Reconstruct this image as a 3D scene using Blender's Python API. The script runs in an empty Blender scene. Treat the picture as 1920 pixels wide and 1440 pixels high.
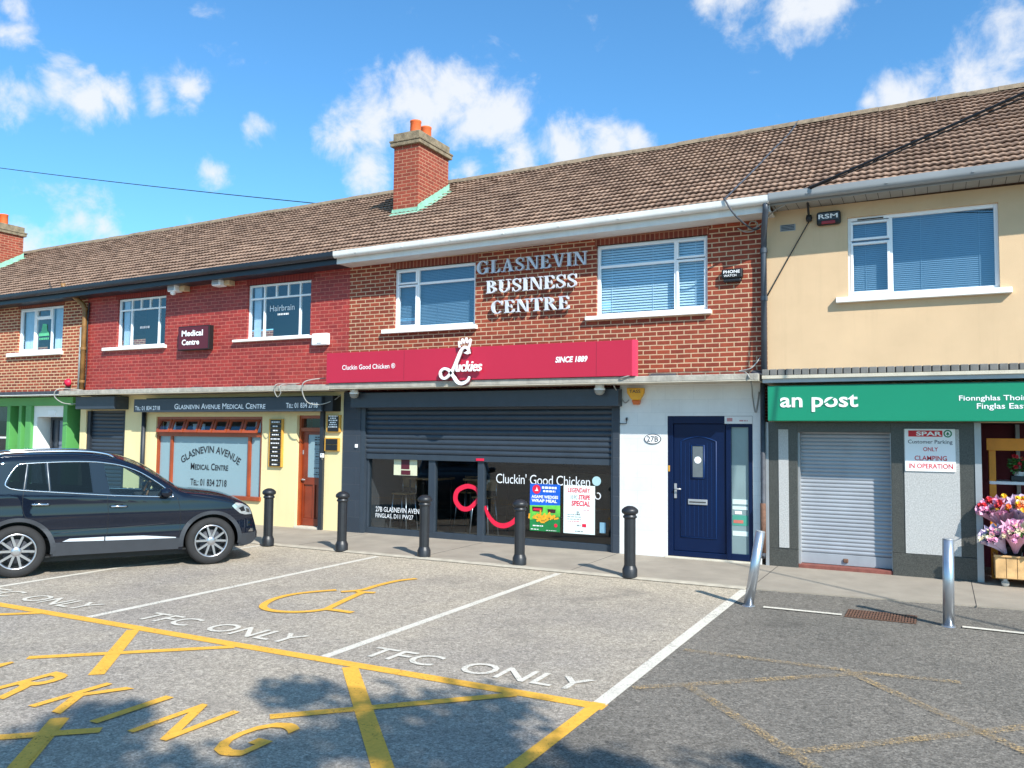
import bpy, bmesh, math, random
from mathutils import Vector, Matrix, noise as mnoise
random.seed(7)
R = math.radians
SC = bpy.context.scene
COL = SC.collection

# ------------------------------------------------------------------ camera
CAM_H, CAM_D = 1.85, 12.348
cd = bpy.data.cameras.new('camera'); cam = bpy.data.objects.new('camera', cd); COL.objects.link(cam)
cd.sensor_width = 36; cd.lens = 29.173; cd.clip_start = .05; cd.clip_end = 2000
_r = Vector((.88874898, .45828114, .01018128)); _u = Vector((.01858836, -.05822329, .99813051)); _f = Vector((-.45801717, .88689822, .06026459))
mw = Matrix((_r, _u, -_f)).transposed().to_4x4(); mw.translation = Vector((0, -CAM_D, CAM_H)); cam.matrix_world = mw
SC.camera = cam
SC.view_settings.view_transform = 'Standard'; SC.view_settings.look = 'None'
SC.view_settings.exposure = 0.58; SC.view_settings.gamma = 1; SC.view_settings.use_curve_mapping = False
try: SC.cycles.max_bounces = 8; SC.cycles.transparent_max_bounces = 12
except Exception: pass

# ------------------------------------------------------------------ sun and sky
SUN = Vector((.637, -.446, .629)).normalized()
ld = bpy.data.lights.new('sun', 'SUN'); ld.energy = 4.9; ld.angle = R(.55); ld.color = (1, .955, .88)
lo = bpy.data.objects.new('sun', ld); COL.objects.link(lo); lo.rotation_euler = SUN.to_track_quat('Z', 'Y').to_euler()
W = bpy.data.worlds.new('World'); SC.world = W; W.use_nodes = True
nt = W.node_tree; nt.nodes.clear(); N = nt.nodes.new; Lk = nt.links.new
sky = N('ShaderNodeTexSky'); sky.sky_type = 'NISHITA'; sky.sun_disc = False
sky.sun_elevation = math.asin(SUN.z); sky.sun_rotation = math.atan2(SUN.x, SUN.y)
sky.air_density = 1.0; sky.dust_density = .8; sky.ozone_density = 2.2
hs = N('ShaderNodeHueSaturation'); hs.inputs['Saturation'].default_value = 1.0; hs.inputs['Value'].default_value = 1.08
tint = N('ShaderNodeMix'); tint.data_type = 'RGBA'; tint.blend_type = 'MULTIPLY'; tint.inputs['Factor'].default_value = 1; tint.inputs['B'].default_value = (.56, 1.03, 1.27, 1)
Lk(sky.outputs[0], tint.inputs['A']); Lk(tint.outputs['Result'], hs.inputs['Color'])
tc = N('ShaderNodeTexCoord')
blobs = [(-.5184,.772,.3678,.0455),(-.4738,.8041,.3591,.0551),(-.5652,.7451,.3539,.0363),(-.4412,.8209,.3626,.0306),(-.4952,.7802,.3822,.0303),(-.5977,.7296,.3324,.0272),(-.5792,.7553,.3066,.0276),(-.3804,.8652,.3268,.0432),(-.3286,.8844,.3313,.0307),(-.4263,.8467,.3184,.031),(-.305,.8904,.3377,.0214),(-.8045,.4903,.3352,.0318),(-.7847,.5157,.344,.0323),(-.7734,.5374,.3362,.0246),(-.7501,.5628,.3471,.0194),(-.7301,.5857,.352,.0197),(-.7067,.6065,.3643,.0227),(-.7967,.4674,.3832,.0206),(-.788,.4663,.4019,.0154),(-.6611,.6699,.3379,.0165),(-.7076,.6472,.2837,.015),(-.801,.5562,.2217,.0281),(-.7893,.5726,.2215,.017),(-.1744,.871,.4592,.0339),(-.1381,.8822,.4502,.0337),(-.2112,.8596,.4654,.0228),(-.1022,.8907,.443,.0277),(.0334,.9306,.3644,.0374),(.0655,.9276,.3677,.0471),(-.005,.9334,.3589,.0328),(-.0349,.9338,.3561,.0278),(-.0605,.933,.3547,.0141),(.0701,.9417,.3292,.0317),(-.4822,.8198,.3089,.0217),(-.8353,.5165,.1883,.0219),
 (-.35,-.85,.28,.06),(-.2,-.9,.33,.07),(.2,-.85,.3,.06),(.25,.1,.95,.13),(-.5,-.3,.8,.12),(.7,.4,.6,.1),(-.9,-.2,.3,.1)]  # unseen clouds behind and overhead, added for reflections and a whiter ambient
prev = None
for bx, by, bz, br in blobs:
    d = N('ShaderNodeVectorMath'); d.operation = 'DISTANCE'; d.inputs[1].default_value = Vector((bx, by, bz)).normalized()
    Lk(tc.outputs['Generated'], d.inputs[0])
    m = N('ShaderNodeMapRange'); m.inputs['From Min'].default_value = 0; m.inputs['From Max'].default_value = br * 1.9
    m.inputs['To Min'].default_value = 1.35; m.inputs['To Max'].default_value = 0; Lk(d.outputs['Value'], m.inputs['Value'])
    if prev is None: prev = m.outputs[0]
    else:
        x = N('ShaderNodeMath'); x.operation = 'SMOOTH_MAX'; x.inputs[2].default_value = .12; Lk(prev, x.inputs[0]); Lk(m.outputs[0], x.inputs[1]); prev = x.outputs[0]
no = N('ShaderNodeTexNoise'); no.inputs['Scale'].default_value = 19; no.inputs['Detail'].default_value = 10; no.inputs['Roughness'].default_value = .6; no.inputs['Distortion'].default_value = .25
Lk(tc.outputs['Generated'], no.inputs['Vector'])
nm = N('ShaderNodeMath'); nm.operation = 'MULTIPLY_ADD'; nm.inputs[1].default_value = 3.0; nm.inputs[2].default_value = -1.9; Lk(no.outputs[0], nm.inputs[0])
ad = N('ShaderNodeMath'); ad.operation = 'ADD'; Lk(nm.outputs[0], ad.inputs[0]); Lk(prev, ad.inputs[1])
cf = N('ShaderNodeMapRange'); cf.interpolation_type = 'SMOOTHSTEP'; cf.inputs['From Min'].default_value = .02; cf.inputs['From Max'].default_value = 1.0; Lk(ad.outputs[0], cf.inputs['Value'])
pr = N('ShaderNodeMath'); pr.operation = 'GREATER_THAN'; pr.inputs[1].default_value = .012; Lk(prev, pr.inputs[0])
cm = N('ShaderNodeMath'); cm.operation = 'MULTIPLY'; Lk(cf.outputs[0], cm.inputs[0]); Lk(pr.outputs[0], cm.inputs[1])
cm2 = N('ShaderNodeMath'); cm2.operation = 'MULTIPLY'; cm2.inputs[1].default_value = .93; Lk(cm.outputs[0], cm2.inputs[0])
mx = N('ShaderNodeMix'); mx.data_type = 'RGBA'; Lk(cm2.outputs[0], mx.inputs['Factor']); Lk(hs.outputs[0], mx.inputs['A'])
mx.inputs['B'].default_value = (5.3, 5.5, 5.8, 1)
bg = N('ShaderNodeBackground'); bg.inputs['Strength'].default_value = .117; Lk(mx.outputs['Result'], bg.inputs['Color'])
wo = N('ShaderNodeOutputWorld'); Lk(bg.outputs[0], wo.inputs['Surface'])

# ------------------------------------------------------------------ materials
def lin(c):
    return tuple(((v / 255) / 12.92 if v / 255 <= .04045 else ((v / 255 + .055) / 1.055) ** 2.4) for v in c)
def newmat(name):
    m = bpy.data.materials.new(name); m.use_nodes = True
    t = m.node_tree; b = t.nodes['Principled BSDF']; return m, t, b
def mixrgb(t, fac, a, b, mode='MIX'):
    n = t.nodes.new('ShaderNodeMix'); n.data_type = 'RGBA'; n.blend_type = mode
    for s, v in (('Factor', fac), ('A', a), ('B', b)):
        if hasattr(v, 'links') or isinstance(v, bpy.types.NodeSocket): t.links.new(v, n.inputs[s])
        elif s == 'Factor': n.inputs[s].default_value = v
        else: n.inputs[s].default_value = (*v, 1)
    return n.outputs['Result']
def noise(t, vec, scale, detail=4, rough=.55, dist=0):
    n = t.nodes.new('ShaderNodeTexNoise'); n.inputs['Scale'].default_value = scale; n.inputs['Detail'].default_value = detail
    n.inputs['Roughness'].default_value = rough; n.inputs['Distortion'].default_value = dist
    if vec is not None: t.links.new(vec, n.inputs['Vector'])
    return n.outputs[0]
def ramp(t, v, a, b, c0=0, c1=1):
    n = t.nodes.new('ShaderNodeMapRange'); n.inputs['From Min'].default_value = a; n.inputs['From Max'].default_value = b
    n.inputs['To Min'].default_value = c0; n.inputs['To Max'].default_value = c1; t.links.new(v, n.inputs['Value']); return n.outputs[0]
def math2(t, op, a, b):
    n = t.nodes.new('ShaderNodeMath'); n.operation = op
    for i, v in enumerate((a, b)):
        if isinstance(v, bpy.types.NodeSocket): t.links.new(v, n.inputs[i])
        else: n.inputs[i].default_value = v
    return n.outputs[0]
def pos(t): return t.nodes.new('ShaderNodeNewGeometry').outputs['Position']
def comb(t, x, y, z=0):
    n = t.nodes.new('ShaderNodeCombineXYZ')
    for i, v in enumerate((x, y, z)):
        if isinstance(v, bpy.types.NodeSocket): t.links.new(v, n.inputs[i])
        else: n.inputs[i].default_value = v
    return n.outputs[0]
def sep(t, v):
    n = t.nodes.new('ShaderNodeSeparateXYZ'); t.links.new(v, n.inputs[0]); return n.outputs
def bump(t, b, h, strength=.3, dist=.01):
    n = t.nodes.new('ShaderNodeBump'); n.inputs['Strength'].default_value = strength; n.inputs['Distance'].default_value = dist
    t.links.new(h, n.inputs['Height']); t.links.new(n.outputs[0], b.inputs['Normal'])
def mat(name, col, rough=.6, var=.12, scale=5, bmp=0, bscale=60, metal=0, spec=.5, coat=0, dirt=0, streak=0):
    m, t, b = newmat(name); c = lin(col); p = pos(t)
    lo_ = tuple(v * (1 - var) for v in c); hi_ = tuple(min(1, v * (1 + var)) for v in c)
    cc = mixrgb(t, ramp(t, noise(t, p, scale, 5), .3, .7), lo_, hi_)
    if dirt:
        cc = mixrgb(t, ramp(t, noise(t, p, 2.3, 8, .68), .55, .8, 0, dirt), cc, tuple(v * .35 for v in c))
    if streak:
        sv = sep(t, p); q = comb(t, math2(t, 'MULTIPLY', sv[0], 7.0), math2(t, 'MULTIPLY', sv[1], 7.0), math2(t, 'MULTIPLY', sv[2], .45))
        f = math2(t, 'MULTIPLY', ramp(t, noise(t, q, 1.0, 6, .7), .5, .75, 0, streak), ramp(t, noise(t, p, .9, 4), .35, .65)); cc = mixrgb(t, f, cc, tuple(v * .5 for v in c))
    t.links.new(cc, b.inputs['Base Color'])
    b.inputs['Roughness'].default_value = rough; b.inputs['Metallic'].default_value = metal; b.inputs['Specular IOR Level'].default_value = spec
    b.inputs['Coat Weight'].default_value = coat; b.inputs['Coat Roughness'].default_value = .04
    if bmp: bump(t, b, noise(t, p, bscale, 4), bmp, .01)
    return m
def brick(name, c1, c2, mortar, ms=.011, var=.25, paint=False, bw=.215, rh=.072, dirt=.0, bs=.75):
    m, t, b = newmat(name); p = pos(t); s = sep(t, p)
    u = math2(t, 'ADD', s[0], s[1])
    wob = noise(t, p, 1.7, 2)
    v = comb(t, u, math2(t, 'ADD', s[2], ramp(t, wob, 0, 1, -.006, .006)), 0)
    n = t.nodes.new('ShaderNodeTexBrick'); n.inputs['Scale'].default_value = 1; n.inputs['Brick Width'].default_value = bw; n.inputs['Row Height'].default_value = rh
    n.inputs['Mortar Size'].default_value = ms; n.inputs['Mortar Smooth'].default_value = .25; n.inputs['Bias'].default_value = -.1
    n.inputs['Color1'].default_value = (*lin(c1), 1); n.inputs['Color2'].default_value = (*lin(c2), 1); n.inputs['Mortar'].default_value = (*lin(mortar), 1)
    t.links.new(v, n.inputs['Vector'])
    g = ramp(t, noise(t, p, 9, 6, .7), .25, .75, 1 - var, 1 + var * .7)
    cc = mixrgb(t, 1, n.outputs['Color'], comb(t, g, g, g), 'MULTIPLY')
    g2 = ramp(t, noise(t, p, .8, 5, .6), .3, .7, .86, 1.1)
    cc = mixrgb(t, 1, cc, comb(t, g2, g2, g2), 'MULTIPLY')
    if dirt: cc = mixrgb(t, ramp(t, noise(t, p, 5, 8, .7), .58, .78, 0, dirt), cc, (.03, .025, .02))
    t.links.new(cc, b.inputs['Base Color']); b.inputs['Roughness'].default_value = .55 if paint else .85
    inv = math2(t, 'SUBTRACT', 1.0, n.outputs['Fac'])
    h = math2(t, 'ADD', inv, math2(t, 'MULTIPLY', noise(t, p, 70, 3), .35))
    bump(t, b, h, bs, .012)
    return m
def soldier(name, c1, c2, mortar):
    m, t, b = newmat(name); s = sep(t, pos(t))
    n = t.nodes.new('ShaderNodeTexBrick'); n.offset = 0; n.inputs['Scale'].default_value = 1; n.inputs['Brick Width'].default_value = .075; n.inputs['Row Height'].default_value = .5
    n.inputs['Mortar Size'].default_value = .009; n.inputs['Color1'].default_value = (*lin(c1), 1); n.inputs['Color2'].default_value = (*lin(c2), 1); n.inputs['Mortar'].default_value = (*lin(mortar), 1)
    t.links.new(comb(t, s[0], s[2], 0), n.inputs['Vector']); t.links.new(n.outputs[0], b.inputs['Base Color']); b.inputs['Roughness'].default_value = .85
    return m
def glass(name, tint, refl=1.75, rough=.01, gcol=(1, 1, 1)):
    m, t, b = newmat(name); t.nodes.remove(b); o = t.nodes['Material Output']
    fr = t.nodes.new('ShaderNodeFresnel'); bf = t.nodes.new('ShaderNodeNewGeometry').outputs['Backfacing']; t.links.new(ramp(t, bf, 0, 1, refl, 1 / refl), fr.inputs['IOR'])
    g = t.nodes.new('ShaderNodeBsdfGlossy'); g.inputs['Roughness'].default_value = rough; g.inputs['Color'].default_value = (*gcol, 1)
    tr = t.nodes.new('ShaderNodeBsdfTransparent'); tr.inputs['Color'].default_value = (*tint, 1)
    bn = t.nodes.new('ShaderNodeBump'); bn.inputs['Strength'].default_value = .02; bn.inputs['Distance'].default_value = .02
    t.links.new(noise(t, pos(t), 1.5, 1), bn.inputs['Height']); t.links.new(bn.outputs[0], g.inputs['Normal'])
    mx_ = t.nodes.new('ShaderNodeMixShader'); t.links.new(fr.outputs[0], mx_.inputs[0]); t.links.new(tr.outputs[0], mx_.inputs[1]); t.links.new(g.outputs[0], mx_.inputs[2])
    t.links.new(mx_.outputs[0], o.inputs['Surface']); return m
def ground_mat(name, base, warm, fine, amp=.38, dark=.5, agg=160):
    m, t, b = newmat(name); p = pos(t); c = lin(base); w = lin(warm)
    s = sep(t, p)
    big = ramp(t, noise(t, p, .55, 6, .6, .4), .35, .68)
    edge = ramp(t, math2(t, 'ADD', s[1], ramp(t, noise(t, p, 1.2, 5), 0, 1, -1.2, 1.2)), -4.6, -2.2, 0, .9)
    f = math2(t, 'MAXIMUM', math2(t, 'MULTIPLY', big, .55), edge) if fine else math2(t, 'MULTIPLY', big, .6)
    cc = mixrgb(t, f, c, w)
    v = t.nodes.new('ShaderNodeTexVoronoi'); v.inputs['Scale'].default_value = agg * .62; t.links.new(p, v.inputs['Vector'])
    sp = sep(t, v.outputs['Color'])
    g = ramp(t, sp[0], 0, 1, 1 - amp, 1 + amp * .9); cc = mixrgb(t, 1, cc, comb(t, g, g, g), 'MULTIPLY')
    n1 = noise(t, p, 34, 6, .75); g1 = ramp(t, n1, .3, .7, .72, 1.22); cc = mixrgb(t, 1, cc, comb(t, g1, g1, g1), 'MULTIPLY')
    n2 = noise(t, p, 13, 5, .7, .5); g2_ = ramp(t, n2, .32, .68, .84, 1.15); cc = mixrgb(t, 1, cc, comb(t, g2_, g2_, g2_), 'MULTIPLY')
    v2 = t.nodes.new('ShaderNodeTexVoronoi'); v2.inputs['Scale'].default_value = 38; t.links.new(p, v2.inputs['Vector']); g4 = ramp(t, sep(t, v2.outputs['Color'])[1], 0, 1, .84, 1.16); cc = mixrgb(t, 1, cc, comb(t, g4, g4, g4), 'MULTIPLY')
    g3 = ramp(t, noise(t, p, 1.9, 8, .7, .8), .52, .74, 0, dark); cc = mixrgb(t, g3, cc, tuple(x * .62 for x in c))
    gm = t.nodes.new('ShaderNodeTexVoronoi'); gm.inputs['Scale'].default_value = 2.6; t.links.new(p, gm.inputs['Vector'])
    cc = mixrgb(t, ramp(t, gm.outputs['Distance'], .055, .085, .45, 0), cc, tuple(x * .5 for x in c))
    oil = math2(t, 'MULTIPLY', ramp(t, noise(t, p, .75, 3, .5, .6), .6, .72), ramp(t, noise(t, p, 4.5, 6, .7), .4, .65, .2, .75)); cc = mixrgb(t, oil, cc, tuple(x * .55 for x in c))
    cr = t.nodes.new('ShaderNodeTexVoronoi'); cr.feature = 'DISTANCE_TO_EDGE'; cr.inputs['Scale'].default_value = .42
    dn = t.nodes.new('ShaderNodeVectorMath'); dn.operation = 'ADD'; nn = t.nodes.new('ShaderNodeTexNoise'); nn.inputs['Scale'].default_value = 2.2; nn.inputs['Detail'].default_value = 7; t.links.new(p, nn.inputs['Vector'])
    t.links.new(p, dn.inputs[0]); t.links.new(nn.outputs['Color'], dn.inputs[1]); t.links.new(dn.outputs[0], cr.inputs['Vector'])
    crk = ramp(t, cr.outputs['Distance'], .0, .006, .35, 0); cc = mixrgb(t, crk, cc, tuple(x * .3 for x in c))
    t.links.new(cc, b.inputs['Base Color']); b.inputs['Roughness'].default_value = .9; b.inputs['Specular IOR Level'].default_value = .25
    h = math2(t, 'ADD', math2(t, 'MULTIPLY', sp[1], .5), n1); bump(t, b, h, .8, .012)
    return m
def paint_mat(name, col, wear=.5, thr=.60):
    m, t, b = newmat(name); p = pos(t); c = lin(col)
    cc = mixrgb(t, ramp(t, noise(t, p, 30, 5), .3, .7), tuple(v * .82 for v in c), c)
    cc = mixrgb(t, ramp(t, noise(t, p, 6, 6, .7), .5, .75, 0, .45), cc, tuple(v * .6 for v in c))
    w = ramp(t, math2(t, 'ADD', noise(t, p, 55, 6, .75), math2(t, 'MULTIPLY', noise(t, p, 3.1, 4), .35)), thr + .17, thr + .25, 0, wear)
    t.links.new(cc, b.inputs['Base Color']); b.inputs['Roughness'].default_value = .75
    al = math2(t, 'SUBTRACT', 1.0, w); t.links.new(al, b.inputs['Alpha'])
    bump(t, b, noise(t, p, 90, 4), .5, .006); return m

m_brick = brick('brick_red', (150, 66, 42), (120, 48, 32), (200, 166, 134), .0095)
m_brickA = brick('brick_red_weathered', (160, 74, 48), (120, 52, 36), (214, 178, 138), .013)
m_brickp = brick('brick_painted', (162, 54, 46), (134, 40, 36), (184, 100, 86), .0085, .3, True)
m_brickc = brick('brick_chimney', (152, 68, 48), (128, 54, 38), (178, 128, 100), .009)
m_brickflash = brick('brick_dirty', (140, 56, 36), (110, 42, 30), (150, 130, 110), .011, .4, dirt=.9)
m_sold = soldier('soldier_course', (128, 56, 38), (104, 42, 30), (150, 104, 80))
m_soldp = soldier('soldier_course_painted', (130, 40, 36), (116, 34, 32), (146, 62, 54))
m_block = brick('white_block', (222, 222, 219), (217, 218, 216), (208, 209, 207), .003, .04, True, .44, .2, dirt=.14, bs=.2)
m_cream = mat('cream_render', (208, 178, 141), .85, .06, 1.3, .35, 160, dirt=.08, streak=.2)
m_yellow = mat('pale_yellow_paint', (228, 209, 158), .7, .04, 1.1, .15, 120, dirt=.08, streak=.3)
m_white = mat('white_paint', (232, 232, 230), .5, .03, 4, dirt=.05)
m_upvc = mat('white_frame', (238, 239, 240), .35, .015, 3)
m_sill = mat('white_sill', (236, 234, 228), .6, .04, 6, .2, 80, dirt=.1)
m_gutw = mat('white_gutter', (218, 218, 213), .4, .06, 3, dirt=.3, streak=.4)
m_gutd = mat('dark_gutter', (30, 36, 46), .35, .15, 3, dirt=.2)
m_gutg = mat('grey_gutter', (140, 144, 146), .4, .08, 2, dirt=.25)
m_soff = mat('grey_soffit', (148, 146, 140), .55, .06, 4)
m_soffd = mat('soffit_joint_grey', (60, 58, 55), .7, .05)  # even dark grey for joints, slots and small dark parts
m_pipe = mat('dark_pipe', (62, 70, 80), .45, .12, 6)
m_pipeb = mat('brown_pipe', (128, 92, 48), .5, .3, 7, dirt=.3)
m_conc = mat('stained_concrete', (168, 162, 150), .9, .22, 7, .6, 50, dirt=.75, streak=.6)
m_conc2 = mat('pale_concrete', (196, 188, 170), .9, .1, 5, .4, 70, dirt=.4)
m_cap = mat('chimney_cap_concrete', (128, 114, 92), .95, .35, 9, .8, 40, dirt=.6)
m_pot = mat('terracotta_pot', (212, 98, 44), .75, .15, 6)
m_copper = mat('verdigris', (134, 182, 158), .7, .18, 8, dirt=.15)
m_lead = mat('lead_strip', (62, 66, 74), .6, .3, 9, .4, 40, dirt=.3)
m_anth = mat('anthracite', (50, 59, 69), .42, .08, 5, dirt=.2, streak=.25)
m_anthd = mat('anthracite_dark', (36, 42, 50), .5, .1, 5)
m_tile = brick('anthracite_tile', (50, 58, 68), (46, 54, 64), (74, 80, 88), .003, .08, True, .6, .3)
m_red = mat('crimson_sign', (180, 32, 60), .4, .03, 1.2)
m_redd = mat('crimson_decal', (216, 26, 62), .5, .03)
m_lw = mat('white_letter', (240, 240, 240), .4, .01)
m_metalletter = mat('brushed_letter', (196, 201, 209), .4, .05, 12)
m_blackp = mat('black_paint', (34, 36, 40), .42, .2, 8, .15, 90)
m_black = mat('black_plastic', (22, 23, 25), .5, .1, 5)
m_navyd = mat('navy_door', (3, 23, 58), .45, .06, 3, spec=.25)
m_green = mat('green_paint', (84, 152, 82), .5, .06, 2, dirt=.08)
m_greenp = mat('pale_green_paint', (140, 190, 160), .5, .06, 2)
m_timber = mat('varnished_timber', (150, 66, 28), .38, .22, 3, coat=.3)
m_timberd = mat('varnished_timber_dark', (124, 48, 22), .38, .25, 3, coat=.3)
m_frost = mat('frosted_glass', (134, 160, 168), .22, .04, .8, spec=.6)
m_greeng = mat('emerald_sign', (16, 130, 96), .38, .03, 1)
m_granite = mat('dark_granite', (70, 70, 66), .32, .55, 90, spec=.5)
m_granl = mat('light_granite', (176, 175, 172), .5, .28, 70)
m_shut = mat('galvanised_shutter', (158, 162, 168), .45, .08, 3, metal=.2, dirt=.15, streak=.2)
m_alu = mat('aluminium', (168, 170, 172), .4, .08, 4, metal=.4)
m_steel = mat('brushed_steel', (190, 194, 200), .3, .08, 9, metal=.85)
m_maroon = mat('maroon_sign', (84, 24, 38), .5, .06, 2)
m_gold = mat('ochre_frame', (204, 150, 58), .5, .12, 5)
m_plq = mat('black_plaque', (26, 26, 30), .35, .08)
m_step = mat('red_tile_step', (126, 72, 62), .8, .2, 12, dirt=.3)
m_kerb = mat('pale_kerb', (172, 163, 146), .9, .2, 6, .5, 60, dirt=.35)
m_wire = mat('cable_black', (30, 30, 32), .6, .1)
m_wiregrey = mat('cable_grey', (150, 150, 146), .6, .1)
m_blind = mat('pale_blind', (204, 220, 228), .6, .02)
m_blindd = mat('dim_blind', (112, 138, 158), .6, .03)
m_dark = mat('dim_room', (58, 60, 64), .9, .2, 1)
m_floor = mat('shop_floor', (92, 88, 82), .5, .1, 3)
m_glassU = glass('window_glass', (.80, .90, .95), 2.1, .006, (.74, .9, 1))
m_glassS = glass('shop_glass', (.7, .76, .78), 1.65, .006)
m_curt = mat('net_curtain', (196, 210, 222), .9, .08, 20)
m_ground = ground_mat('worn_asphalt', (157, 148, 137), (186, 173, 152), True, .33, .4)
m_tarm = ground_mat('dark_tarmac', (114, 109, 101), (138, 130, 119), False, .4, .4)
m_pave = mat('pavement_concrete', (150, 140, 126), .92, .13, 2.2, .5, 90, dirt=.28)
m_wpaint = paint_mat('white_line_paint', (216, 209, 194), .7, .57)
m_ypaint = paint_mat('yellow_line_paint', (236, 176, 62), .6, .585)
m_yfade = paint_mat('faded_yellow_paint', (186, 156, 108), .9, .405)
m_rust = mat('rusty_iron', (112, 82, 66), .8, .3, 20, .5, 60, metal=.3)

def roof_mat():
    m, t, b = newmat('roof_tile'); p = pos(t); s = sep(t, p)
    fx = math2(t, 'FLOOR', math2(t, 'DIVIDE', s[0], .2), 0); fy = math2(t, 'FLOOR', math2(t, 'DIVIDE', math2(t, 'ADD', s[1], .452), ROW_DY), 0)
    wn = t.nodes.new('ShaderNodeTexWhiteNoise'); wn.noise_dimensions = '2D'; t.links.new(comb(t, fx, fy), wn.inputs['Vector'])
    base = mixrgb(t, wn.outputs['Value'], lin((128, 105, 91)), lin((157, 131, 113)))
    g = ramp(t, noise(t, p, 1.2, 6, .65), .3, .72, .84, 1.12); base = mixrgb(t, 1, base, comb(t, g, g, g), 'MULTIPLY')
    g = ramp(t, noise(t, p, 38, 5, .7), .3, .7, .8, 1.18); base = mixrgb(t, 1, base, comb(t, g, g, g), 'MULTIPLY')
    lich = ramp(t, noise(t, p, 11, 7, .72), .6, .72, 0, .4); base = mixrgb(t, lich, base, lin((160, 150, 128)))
    drk = ramp(t, noise(t, p, 4.2, 7, .72), .6, .8, 0, .45); base = mixrgb(t, drk, base, lin((70, 56, 50)))
    t.links.new(base, b.inputs['Base Color']); b.inputs['Roughness'].default_value = .9; b.inputs['Specular IOR Level'].default_value = .2
    bump(t, b, noise(t, p, 80, 4), .4, .008); return m

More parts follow.
